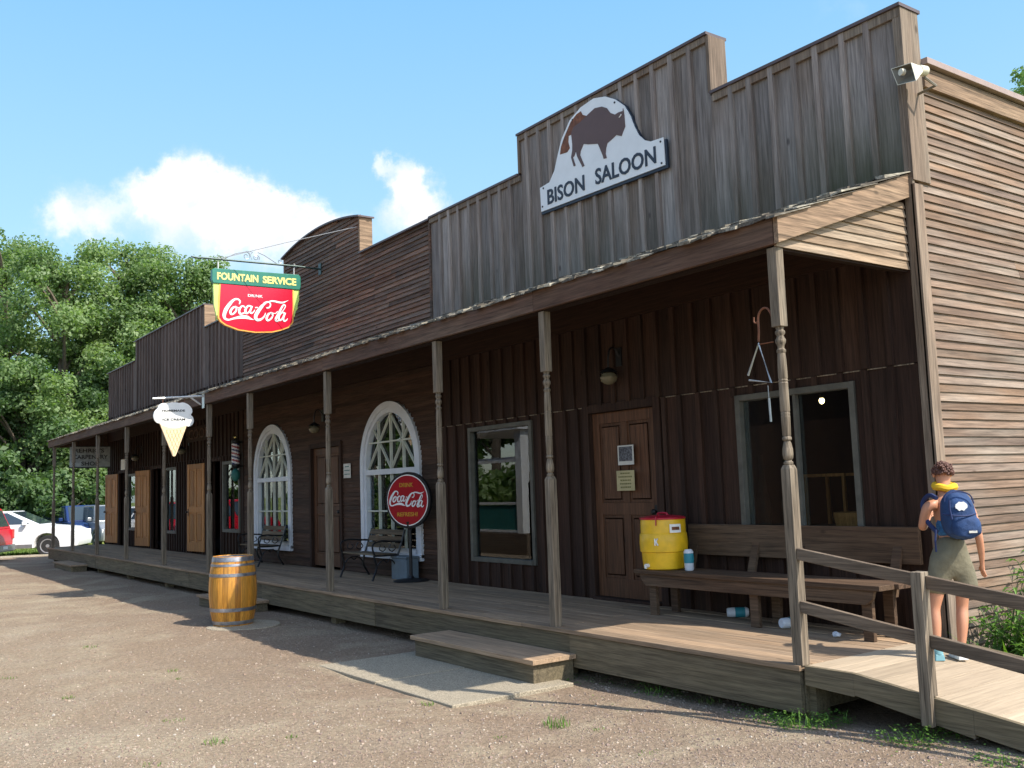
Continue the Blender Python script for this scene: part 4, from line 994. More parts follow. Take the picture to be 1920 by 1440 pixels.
# things dimly seen in the saloon
t_ = thing('display_case', 'glass fronted display case standing in the dark saloon behind the right window', 'display case', (-1.3, 2.7, 0))
m_ = MB(); m_.box(-2.2, -1.70, 3.0, 3.4, 0, .75); m_.build('base', 'door_wood', t_)
m_ = MB()
for a, b in ((-2.2, 3.0), (-1.73, 3.0), (-2.2, 3.37), (-1.73, 3.37)): m_.box(a, a+.03, b, b+.03, .75, 1.25)
m_.box(-2.2, -1.70, 3.0, 3.03, 1.25, 1.28); m_.box(-2.2, -1.70, 3.37, 3.4, 1.25, 1.28); m_.build('frame', 'shutter_wood', t_)
t_ = MB(); t_.lathe([(.15, 0), (.17, .1), (.17, .14)], (-1.13, 2.3, .78), 18); o = t_.build('round_tin', 'shutter_wood'); tag(o, 'round yellow brown tin low behind the saloon window at right', 'tin')
t_ = MB(); t_.box(-1.35, -.7, 2.05, 2.5, 0, .78); o = t_.build('low_cabinet', 'brown_front'); tag(o, 'low dark cabinet under the round tin inside the saloon', 'cabinet')
for i, x in enumerate((-2.37, -2.12)):
    m_ = MB(); m_.lathe([(.07, 0), (.075, .5), (.05, .62), (.028, .8), (.024, 1.0)], (x, 2.55+.1*i, .5), 14); o = m_.build('coat_stand', 'frame_grey', smooth=True)
    tag(o, ('tall grey bottle shaped column, left one inside the saloon window', 'tall grey bottle shaped column, right one inside the saloon window')[i], 'column', 'bottle shaped columns in the saloon')
    q = MB(); q.box(x-.12, x+.12, 2.42+.1*i, 2.68+.1*i, 0, .50); q.build('plinth', 'frame_grey', o)
# dinner triangle
t_ = thing('dinner_triangle', 'iron dinner triangle hanging from a curved hook on the corner post', 'bell', (-.1, 0, 2.2))
m_ = MB(); m_.tube(smooth_open([(-.036, 0, 2.33), (-.052, 0, 2.40), (-.085, 0, 2.445), (-.13, 0, 2.445), (-.165, 0, 2.40), (-.168, 0, 2.30), (-.176, 0, 2.22)], 5), .008, 6); m_.tube(smooth_open([(-.165, 0, 2.38), (-.185, 0, 2.355), (-.205, 0, 2.365), (-.205, 0, 2.40)], 4), .006, 5); m_.tube([(-.175, 0, 2.20), (-.045, .0, 2.20)], .004, 4); m_.build('hook', 'rust_brown', t_)
m_ = MB(); m_.tube([(-.290, 0, 1.99), (-.178, 0, 2.205), (-.088, 0, 1.918), (-.282, 0, 1.955)], .0085, 6); m_.build('triangle', 'grey_iron', t_)
m_ = MB(); m_.tube([(-.118, 0, 1.90), (-.116, 0, 1.80)], .003, 5); m_.tube([(-.116, 0, 1.81), (-.112, 0, 1.645)], .008, 6); m_.build('striker', 'grey_iron', t_)
# horn speaker
t_ = thing('horn_speaker', 'beige rectangular horn loudspeaker at the top corner of the parapet', 'loudspeaker', (.2, 1.6, 4.4))
mo = [Vector(p) for p in ((.085, 1.50, 4.490), (.285, 1.46, 4.455), (.315, 1.46, 4.295), (.130, 1.50, 4.335))]
ce = Vector((.275, 1.59, 4.43)); th4 = [ce+(p-sum(mo, Vector())/4)*.28 for p in mo]
m_ = MB(); inn = [p+(sum(mo, Vector())/4-p)*.06 for p in mo]; ti = [ce+(p-sum(mo, Vector())/4)*.2+Vector((-.03, -.05, -.01)) for p in mo]
vs_ = mo+th4+inn+ti; fs_ = []
for i in range(4):
    j = (i+1) % 4; fs_ += [(i, j, 4+j, 4+i), (i, 8+i, 8+j, j)]
fs_ += [(4, 5, 6, 7)]
m_.add(vs_, fs_, .5); m_.add(inn+ti, [(i, 4+i, 4+(i+1) % 4, (i+1) % 4) for i in range(4)]+[(4, 7, 6, 5)], .5, 1); m_.build('horn', ['horn_beige', 'horn_dark'], t_)  # inner faces take a darker colour standing in for shade in the mouth
m_ = MB(); m_.tube([ce-Vector((.01, .0, 0)), ce+Vector((.0, .08, .005))], .042, 14); m_.build('driver', 'horn_beige', t_, smooth=True)
m_ = MB(); c_ = sum(ti, Vector())/4; m_.tube([c_+Vector((-.05, -.09, -.01)), c_+Vector((-.04, -.06, -.01))], .028, 14); m_.build('phase_plug', 'horn_beige', t_)
m_ = MB(); m_.tube([ce+Vector((0, .06, -.05)), (.30, YW+.1, 4.33), (.12, YW+.12, 4.32)], .012, 6); m_.build('mount', 'horn_dark', t_)
# barber pole
t_ = thing('barber_pole', 'striped barber pole with brass ball on the wall between the shops', 'barber pole', (-15.07, YW-.16, 2.0))
m_ = MB(); bx, by = -15.07, YW-.17; N = 20; K = 28
for i in range(K):
    for j in range(N):
        a0, a1 = 2*math.pi*j/N, 2*math.pi*(j+1)/N; z0, z1 = 1.92+.42*i/K, 1.92+.42*(i+1)/K
        s_ = ((i/K*3.0+j/N*1.0) % 1.0)*4; mi = (0, 1, 0, 2)[int(s_) % 4]
        m_.add([(bx+.08*math.cos(a0), by+.08*math.sin(a0), z0), (bx+.08*math.cos(a1), by+.08*math.sin(a1), z0), (bx+.08*math.cos(a1), by+.08*math.sin(a1), z1), (bx+.08*math.cos(a0), by+.08*math.sin(a0), z1)], [(0, 1, 2, 3)], .5, mi)
m_.build('striped_cylinder', ['barber_white', 'barber_red', 'barber_blue'], t_)
m_ = MB(); m_.lathe([(.05, 0), (.085, .02), (.085, .06), (.03, .10)], (bx, by, 2.34), 18); m_.lathe([(.03, -.10), (.06, -.08), (.088, -.04), (.088, 0)], (bx, by, 1.92), 18); m_.box(bx-.02, bx+.02, by, YW-.02, 2.35, 2.39); m_.box(bx-.02, bx+.02, by, YW-.02, 1.86, 1.90); m_.build('caps', 'black_iron', t_)
m_ = MB(); m_.sphere((bx, by, 2.475), .035, 14); m_.build('ball', 'brass', t_, smooth=True)
m_ = MB(); m_.sphere((bx+.05, by-.02, 1.70), (.10, .09, .13), 16); m_.tube([(bx+.05, by-.02, 1.82), (bx+.05, by-.02, 1.90)], .008, 5); o = m_.build('hanging_float', 'teal_paint', smooth=True); tag(o, 'round green glass float hanging below the barber pole', 'float')

# ================================================================== BENCHES
t_ = thing('long_bench', 'long brown plank bench with a single wide back board beside the saloon door', 'bench', (-1.35, 1.2, 0))
m_ = MB(); m_.box(-2.74, -.06, 1.04, 1.235, .385, .425); m_.box(-2.72, -.03, 1.245, 1.45, .385, .425); m_.build('seat', 'bench_wood', t_, bevel=.005)
m_ = MB(); m_.prism([(-2.68, .384), (-2.66, .33), (-2.60, .275), (-.20, .275), (-.14, .32), (-.12, .384)], lambda a, b, k: (a, 1.06+k*.035, b)); m_.build('apron', 'bench_wood', t_, bevel=.003)
m_ = MB(); m_.box(-2.49, -.03, 1.555, 1.595, .545, .835); m_.build('backrest', 'bench_wood', t_, bevel=.005)
for x in (-2.55, -1.32, -.22):
    for y in (1.10, 1.38):
        m_ = MB(); m_.box(x-.045, x+.045, y, y+.04, 0, .384); m_.build('leg', 'bench_wood', t_, bevel=.003)
for x in (-2.40, -1.65, -1.15, -.22):
    m_ = MB(); m_.hexa([(x-.04, 1.425, .30), (x+.04, 1.425, .30), (x+.04, 1.46, .30), (x-.04, 1.46, .30), (x-.04, 1.595, .80), (x+.04, 1.595, .80), (x+.04, 1.615, .80), (x-.04, 1.615, .80)]); m_.build('back_support', 'bench_wood', t_)
def garden_bench(x, y, label):
    t_ = thing('garden_bench', label, 'bench', (0, 0, 0), 'garden benches under the arched windows'); W_ = 1.08
    m_ = MB()
    for i in range(4): m_.box(.03, W_-.03, .02+i*.095, .095+i*.095, .355-.004*i, .378-.004*i)
    m_.build('seat', 'slat_wood', t_, bevel=.004)
    m_ = MB()
    for i in range(3):
        y0 = .425+i*.028; z0 = .43+i*.095; m_.hexa([(.03, y0, z0), (W_-.03, y0, z0), (W_-.03, y0+.022, z0-.004), (.03, y0+.022, z0-.004), (.03, y0+.022, z0+.075), (W_-.03, y0+.022, z0+.075), (W_-.03, y0+.044, z0+.071), (.03, y0+.044, z0+.071)])
    m_.build('backrest', 'slat_wood', t_, bevel=.004)
    for xx in (.02, W_-.02):
        m_ = MB(); q = lambda pts, r_: m_.tube(smooth_open([(xx, a, b) for a, b in pts], 4), r_, 6)
        q([(-.02, 0), (.0, .05), (.05, .18), (.02, .30), (.01, .36)], .016); q([(.46, 0), (.43, .05), (.36, .18), (.38, .30), (.41, .38), (.47, .55), (.52, .70)], .016)
        q([(.01, .35), (.2, .345), (.41, .35)], .014); q([(.02, .36), (-.01, .46), (.02, .53), (.15, .555), (.30, .54), (.45, .53)], .014)
        q([(.05, .20), (.12, .27), (.21, .29), (.30, .27), (.36, .20)], .009); q([(.12, .50), (.10, .44), (.16, .41), (.20, .45), (.17, .48)], .008); q([(.28, .50), (.25, .44), (.30, .40), (.36, .44), (.33, .49)], .008); q([(.15, .30), (.21, .25), (.27, .30)], .008)
        m_.build('end_frame', 'black_iron', t_)
    t_.location = (x, y, 0); return t_
garden_bench(-9.20, 1.02, 'garden bench with black scrolled iron ends under the right arched window')
garden_bench(-13.62, 1.02, 'garden bench with black iron ends under the left arched window')
t_ = thing('water_cooler', 'yellow round water cooler with red lid on the left end of the long bench', 'water cooler', (-2.50, 1.235, .425))
m_ = MB(); cx, cy, cz = -2.505, 1.235, .425; k_ = .86
m_.lathe([(.215*k_, 0), (.235*k_, .012), (.245*k_, .10), (.250*k_, .165), (.264*k_, .172), (.268*k_, .26), (.262*k_, .335), (.252*k_, .345), (.250*k_, .46), (.245*k_, .475)], (cx, cy, cz), 40); m_.build('body', 'cooler_yellow', t_, smooth=True)
lid = MB(); lid.lathe([(.218, .474), (.222, .477), (.222, .489), (.205, .498), (.10, .512), (.03, .516)], (cx, cy, cz), 36); lo = lid.build('lid', 'cooler_red', t_, smooth=True)
hd = MB(); hd.tube(smooth_open([(cx-.07, cy, cz+.505), (cx-.05, cy, cz+.530), (cx+.05, cy, cz+.530), (cx+.07, cy, cz+.505)], 4), .010, 6); hd.tube([(cx+.10, cy-.14, cz+.51), (cx+.11, cy-.195, cz+.50), (cx+.115, cy-.205, cz+.42)], .007, 5); hd.build('handle', 'cooler_red', lo)
vd = Vector((CL[0]-cx, CL[1]-cy, 0)).normalized(); sd_ = Vector((-vd.y, vd.x, 0))
def onc(a, z, r_=.258):  # a: sideways angle offset
    d = vd*math.cos(a)+sd_*math.sin(a); return Vector((cx, cy, cz+z))+d*r_
def cpatch(a0, a1, z0, z1, r_, name, mat, par):
    mb = MB(); n = 8; vs_ = []
    for i in range(n+1):
        a = a0+(a1-a0)*i/n
        for z, rr in ((z0, r_), (z1, r_), (z1, r_-.012), (z0, r_-.012)): vs_.append(onc(a, z, rr))
    mb.add(vs_, [(4*i+k, 4*i+(k+1) % 4, 4*i+4+(k+1) % 4, 4*i+4+k) for i in range(n) for k in range(4)]+[(0, 1, 2, 3), (4*n, 4*n+3, 4*n+2, 4*n+1)]); return mb.build(name, mat, par)
lb = cpatch(.28, .80, .35, .43, .229, 'label', 'sign_cream', t_); cpatch(.36, .72, .375, .405, .231, 'print', 'rust_brown', lb)
mb = MB()
for a, b in (((-.36, .30), (-.36, .235)), ((-.36, .265), (-.24, .30)), ((-.33, .272), (-.24, .235))): mb.tube([onc(a[0], a[1], .234), onc(b[0], b[1], .234)], .008, 4)
mb.build('letter_mark', 'sign_white', t_)
m_ = MB(); m_.tube([onc(-.85, .045, .20), onc(-.85, .045, .245)], .018, 10); m_.tube([onc(-.85, .05, .24), onc(-.85, .02, .24)], .012, 8); m_.build('spigot', 'sign_white', t_)
def cup(loc, rot, label):
    t_ = thing('drink_cup', label, 'cup', (0, 0, 0), 'blue and white drink cups')
    m_ = MB(); m_.lathe([(.036, 0), (.042, .01), (.046, .10)], (0, 0, 0), 20); m_.build('cup_body', 'cup_white', t_, smooth=True)
    m_ = MB(); m_.lathe([(.0462, .10), (.0465, .13), (.044, .16)], (0, 0, 0), 20); 
    m_.lathe([(.0455, .07), (.0468, .101), (.0468, .13)], (0, 0, 0), 20); m_.build('band', 'cup_teal', t_, smooth=True)
    m_ = MB(); m_.lathe([(.046, .16), (.046, .17), (.036, .19), (.03, .195)], (0, 0, 0), 20); m_.build('cap', 'cup_white', t_, smooth=True)
    t_.location = loc; t_.rotation_euler = rot
cup((-2.17, 1.22, .426), (0, 0, 0), 'blue and white cup standing on the bench beside the yellow cooler')
cup((-1.90, 1.40, .046), (rad(90), 0, rad(138)), 'blue and white cup lying under the left part of the long bench')
cup((-1.10, 1.17, .046), (rad(90), 0, rad(165)), 'blue and white cup lying under the bench close to the corner post')
m_ = MB(); m_.sphere((-.52, 1.12, .02), (.035, .028, .02), 7); m_.v = [(a+R.uniform(-.008, .008), b+R.uniform(-.008, .008), max(.002, c+R.uniform(-.008, .008))) for a, b, c in m_.v]
tag(m_.build('crumpled_paper', 'cup_white'), 'crumpled white paper scrap on the deck near the ramp', 'litter')
t_ = thing('storage_box', 'plain grey blue box standing on the deck behind the round red sign', 'box', (-8.0, 1.45, 0))
m_ = MB(); m_.box(-8.24, -7.80, 1.36, 1.56, 0.0, .30); m_.build('box_body', 'grey_box', t_, bevel=.008)
m_ = MB(); m_.box(-8.25, -7.79, 1.35, 1.57, .302, .33); m_.build('lid', 'grey_box', t_, bevel=.006)

# ================================================================== BARREL
bx, by, bz = -8.22, -.98, -.385
m_ = MB(); pts = []; n = 30
for i in range(n): a = 2*math.pi*i/n; rr = .46*(1+.03*math.sin(3*a)); pts.append((bx+.18+rr*math.cos(a), by+.08+rr*math.sin(a)))
m_.prism(pts, lambda a, b, k: (a, b, -.50+k*.118)); tag(m_.build('round_slab', 'concrete', bevel=.01), 'round concrete slab under the wine barrel', 'slab')
t_ = thing('wine_barrel', 'orange brown varnished wine barrel with steel hoops in front of the porch', 'barrel', (bx, by, bz))
prof = [(.245, 0), (.262, .06), (.285, .18), (.300, .33), (.304, .44), (.300, .55), (.286, .70), (.264, .82), (.250, .88)]
rv = [R.random() for _ in range(24)]
m_ = MB(); m_.lathe(prof+[(.235, .88), (.233, .855)], (bx, by, bz), 72, rfn=lambda j: rv[j//3]); m_.build('staves', 'barrel_wood', t_, smooth=True)
m_ = MB()
def brad(z):
    for (r0, z0), (r1, z1) in zip(prof[:-1], prof[1:]):
        if z0 <= z <= z1: return r0+(r1-r0)*(z-z0)/(z1-z0)
    return prof[-1][0]
for a, b in ((.815, .872), (.755, .785), (.625, .665), (.185, .230), (.02, .065)):
    h_ = MB(); h_.lathe([(brad(a)-.006, a), (brad(a)+.004, a), (brad((a+b)/2)+.005, (a+b)/2), (brad(b)+.004, b), (brad(b)-.006, b)], (bx, by, bz), 60); h_.build('hoop', 'steel_hoop', t_, smooth=True)
m_ = MB()
for i in range(6):
    x0 = -.235+i*.0785; m_.prism([(x, y) for x, y in [(x0+.001, -math.sqrt(max(0, .0545-(x0+.001)**2))), (x0+.0775, -math.sqrt(max(0, .0545-(x0+.0775)**2))), (x0+.0775, math.sqrt(max(0, .0545-(x0+.0775)**2))), (x0+.001, math.sqrt(max(0, .0545-(x0+.001)**2)))]], lambda a, b, k: (bx+a, by+b, bz+.835+k*.02))
m_.build('head', 'barrel_wood', t_)

# ================================================================== TREES
rng = np.random.default_rng(5)
def leaf_mesh(name, centers, radii, n, size, mat, flat=.75, seed=0, droop=0.0):
    rg = np.random.default_rng(seed); centers = np.array(centers, float); radii = np.array(radii, float)
    p = radii**2.2; p /= p.sum(); idx = rg.choice(len(centers), n, p=p)
    d = rg.normal(size=(n, 3)); d /= np.linalg.norm(d, axis=1)[:, None]; rr = rg.random(n)**.55*(1+.22*rg.random(n))
    ctr = centers[idx]+d*(radii[idx]*rr)[:, None]*np.array([1, 1, flat])
    nrm = d*.55+rg.normal(size=(n, 3))*.6+np.array([0, 0, .35]); nrm /= np.linalg.norm(nrm, axis=1)[:, None]
    t = np.cross(nrm, rg.normal(size=(n, 3))); t /= np.linalg.norm(t, axis=1)[:, None]; b = np.cross(nrm, t)
    s = size*(.6+.8*rg.random(n))[:, None]
    v = np.empty((n, 4, 3)); v[:, 0] = ctr-t*s*.9; v[:, 1] = ctr-b*s*.55; v[:, 2] = ctr+t*s*.9; v[:, 3] = ctr+b*s*.55
    v[:, 1] += nrm*s*.2; v[:, 3] += nrm*s*.2
    me = bpy.data.meshes.new(name); me.vertices.add(n*4); me.vertices.foreach_set('co', v.reshape(-1))
    me.loops.add(n*4); me.loops.foreach_set('vertex_index', np.arange(n*4, dtype=np.int32)); me.polygons.add(n)
    me.polygons.foreach_set('loop_start', np.arange(0, n*4, 4, dtype=np.int32)); me.update(calc_edges=True)
    a = me.attributes.new('rnd', 'FLOAT', 'FACE'); cr = rg.random(len(centers)); a.data.foreach_set('value', np.clip(cr[idx]*.6+rg.random(n)*.5, 0, 1).astype(np.float32))
    me.materials.append(MAT[mat]); return me
def make_tree(name, label, base, h, rx, n, size, mat='leaf', seed=1, low=.12, group=None, nblob=95, cat='tree'):
    rr = random.Random(seed); t_ = thing(name, label, cat, base, group); ORG[t_.name] = Vector((0, 0, 0))
    tk = MB(); tr_ = h*.020+.05
    top = Vector((rr.uniform(-.3, .3), rr.uniform(-.3, .3), h*.80))
    tk.tube(smooth_open([(0, 0, -.3), (rr.uniform(-.15, .15), rr.uniform(-.15, .15), h*.25), (rr.uniform(-.3, .3), rr.uniform(-.3, .3), h*.5), top], 3), [tr_*(1-.07*i) for i in range(10)], 8)
    blobs, rads = [], []
    for i in range(nblob):
        f = low+(1-low)*(i+.5)/nblob; a = rr.uniform(0, 2*math.pi)
        env = math.sin(min(1, (f-low)/(1-low)*.98+.12)*math.pi*.93)**.55*rx
        q = rr.random()**.5*env*.95; r_ = rx*rr.uniform(.10, .29)*(1.1-.3*f)
        c = Vector((q*math.cos(a), q*math.sin(a), h*f-r_*.5)); blobs.append(c); rads.append(r_)
        if i % 2 == 0:
            s0 = Vector((0, 0, max(h*.1, c.z-q*.7-.6))); s0.x = top.x*s0.z/h; s0.y = top.y*s0.z/h
            m1 = s0.lerp(c, .5)+Vector((0, 0, .25)); k = tr_*.34
            tk.tube(smooth_open([s0, m1, c], 3), [k*(1-.11*j) for j in range(7)], 5)
    tk.build('trunk', 'bark', t_, smooth=True)
    me = leaf_mesh('crown', blobs, rads, n, size, mat, seed=seed)
    o = bpy.data.objects.new('crown', me); C.objects.link(o); o.parent = t_
    return t_
def ray_at(px, dist):
    d = Vector((-.80785*1806.5+.5796*(px-960), .57964*1806.5+.81417*(px-960), 0)).normalized(); return (CL[0]+d.x*dist, CL[1]+d.y*dist, -.60)
GT = 'tall trees beyond the parking lot'
make_tree('tall_tree', 'tall broad green tree at the left edge of the photo', ray_at(5, 54), 15.6, 5.6, 80000, .094, seed=11, group=GT)
make_tree('tall_tree', 'tall rounded green tree just right of the leftmost tree', ray_at(118, 50), 14.0, 4.9, 70000, .094, seed=12, group=GT)
make_tree('tall_tree', 'tall tree with the highest crown left of the red shield sign', ray_at(238, 52), 15.0, 4.9, 75000, .094, seed=13, group=GT)
make_tree('tall_tree', 'green tree whose crown reaches down toward the red shield sign', ray_at(345, 50), 13.7, 4.9, 70000, .094, seed=14, group=GT)
make_tree('tall_tree', 'lower green tree whose crown is partly hidden by the red shield sign', ray_at(440, 54), 12.3, 4.6, 45000, .11, seed=15, group=GT)
make_tree('tall_tree', 'green tree behind the far shop parapet, mostly hidden', ray_at(520, 60), 9.5, 4.0, 18000, .13, seed=16, group=GT)
GU = 'dark lower trees under the tall trees'
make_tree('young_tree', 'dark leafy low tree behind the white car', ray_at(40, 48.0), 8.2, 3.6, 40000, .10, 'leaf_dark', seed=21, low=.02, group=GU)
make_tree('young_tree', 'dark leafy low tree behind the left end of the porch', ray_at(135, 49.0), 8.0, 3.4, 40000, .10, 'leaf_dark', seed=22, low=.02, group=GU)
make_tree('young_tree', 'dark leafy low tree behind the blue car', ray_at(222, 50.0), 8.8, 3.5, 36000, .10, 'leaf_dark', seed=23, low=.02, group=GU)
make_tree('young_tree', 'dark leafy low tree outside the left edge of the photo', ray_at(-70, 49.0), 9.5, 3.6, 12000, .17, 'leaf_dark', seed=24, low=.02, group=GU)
GB = 'low bushes along the edge of the wood'
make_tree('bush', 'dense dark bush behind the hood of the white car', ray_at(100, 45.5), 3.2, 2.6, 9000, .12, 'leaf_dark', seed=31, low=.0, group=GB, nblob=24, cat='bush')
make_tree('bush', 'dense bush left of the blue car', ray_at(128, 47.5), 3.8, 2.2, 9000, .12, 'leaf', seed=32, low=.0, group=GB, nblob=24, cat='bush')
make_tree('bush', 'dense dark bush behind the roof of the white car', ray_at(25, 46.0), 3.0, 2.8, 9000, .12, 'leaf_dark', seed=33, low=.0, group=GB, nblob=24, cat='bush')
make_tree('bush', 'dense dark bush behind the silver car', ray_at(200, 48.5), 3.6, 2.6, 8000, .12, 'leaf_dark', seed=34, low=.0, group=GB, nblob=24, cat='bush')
make_tree('tall_tree', 'leafy tree top showing over the roof at the right edge', (-9.3, 24.8, -.5), 14.8, 3.0, 30000, .075, seed=17)
# the wooded side of the street, seen mirrored in the windows
GS = 'trees across the street, seen mirrored in the windows'
for i, (x, y, h) in enumerate(((-33, -17, 12), (-36, -23, 13), (-28, -22, 10), (-42, -17.5, 10), (-26, -21, 12), (-22, -25, 12), (-16, -27, 12), (-10, -29, 12), (-62, -22, 8), (-80, -20, 9), (-70, -30, 9))):
    make_tree('street_tree', ('tree across the street mirrored in the saloon windows', 'tree down the street mirrored in the far shop windows')[i > 7], (x, y, -.5), h, h*.42, 16000, .19, 'leaf', seed=40+i, low=.0, group=GS if i < 8 else 'far trees mirrored in the shop windows', nblob=30)
bn_ = thing('added_barn', 'long dark wooden barn across the street, added unseen to darken the right saloon window reflection', 'added_barn', (-15, -17, -.5), None)  # made up out of view to darken the right window's reflection
m_ = MB(); x = -24.0
while x < -5: 
    w_ = R.uniform(.2, .3); m_.box(x+.004, x+w_, -15.03, -15.0, -.5, 4.4); x += w_
for yy in (-15.03, -19.97): m_.box(-24, -5, min(yy, yy-.06), max(yy, yy-.06)-.001, -.5, 4.4)
m_.build('wall', 'beam_wood', bn_)
for xx in (-24, -5.06):
    m_ = MB(); m_.prism([(-20, -.5), (-15.06, -.5), (-15.06, 4.4), (-17.5, 6.4), (-20, 4.4)], lambda a, b, k: (xx+.06*k, a, b)); m_.build('gable', 'beam_wood', bn_)
for s_ in (1, -1):
    m_ = MB(); m_.hexa([(-24.4, -17.5, 6.42), (-4.6, -17.5, 6.42), (-4.6, -17.5+s_*2.9, 4.12), (-24.4, -17.5+s_*2.9, 4.12), (-24.4, -17.5, 6.54), (-4.6, -17.5, 6.54), (-4.6, -17.5+s_*2.9, 4.24), (-24.4, -17.5+s_*2.9, 4.24)]); m_.build('roof', 'coping', bn_)
# white porch across the street (mirrored in the saloon window)
pv = thing('white_pavilion', 'white posted open shelter with a plank floor across the street, mirrored in the saloon window', 'shelter', (-16, -6.5, -.4))
m_ = MB(); m_.box(-19, -15, -9.0, -5.4, -.42, .10); m_.build('floor', 'rail_wood', pv, bevel=.01)
for x, y in ((-15.35, -5.6), (-15.35, -8.8), (-18.8, -5.6), (-18.8, -8.8)):
    m_ = MB(); m_.box(x-.13, x+.13, y-.13, y+.13, .10, 2.7); m_.build('post', 'pav_white', pv, bevel=.01)
m_ = MB(); m_.box(-19.1, -15.1, -9.1, -5.3, 2.7, 2.9); m_.build('roof', 'pav_white', pv)
m_ = MB(); m_.box(-18.6, -15.5, -5.66, -5.54, 1.9, 2.03); m_.build('cross_beam', 'pav_white', pv)
m_ = MB(); m_.box(-18.6, -15.5, -5.64, -5.58, .12, .8); m_.build('lower_panel', 'teal_paint', pv)
for z in (.82, .12):
    m_ = MB(); m_.box(-18.6, -15.5, -5.68, -5.54, z, z+.06); m_.build('panel_rail', 'pav_white', pv)

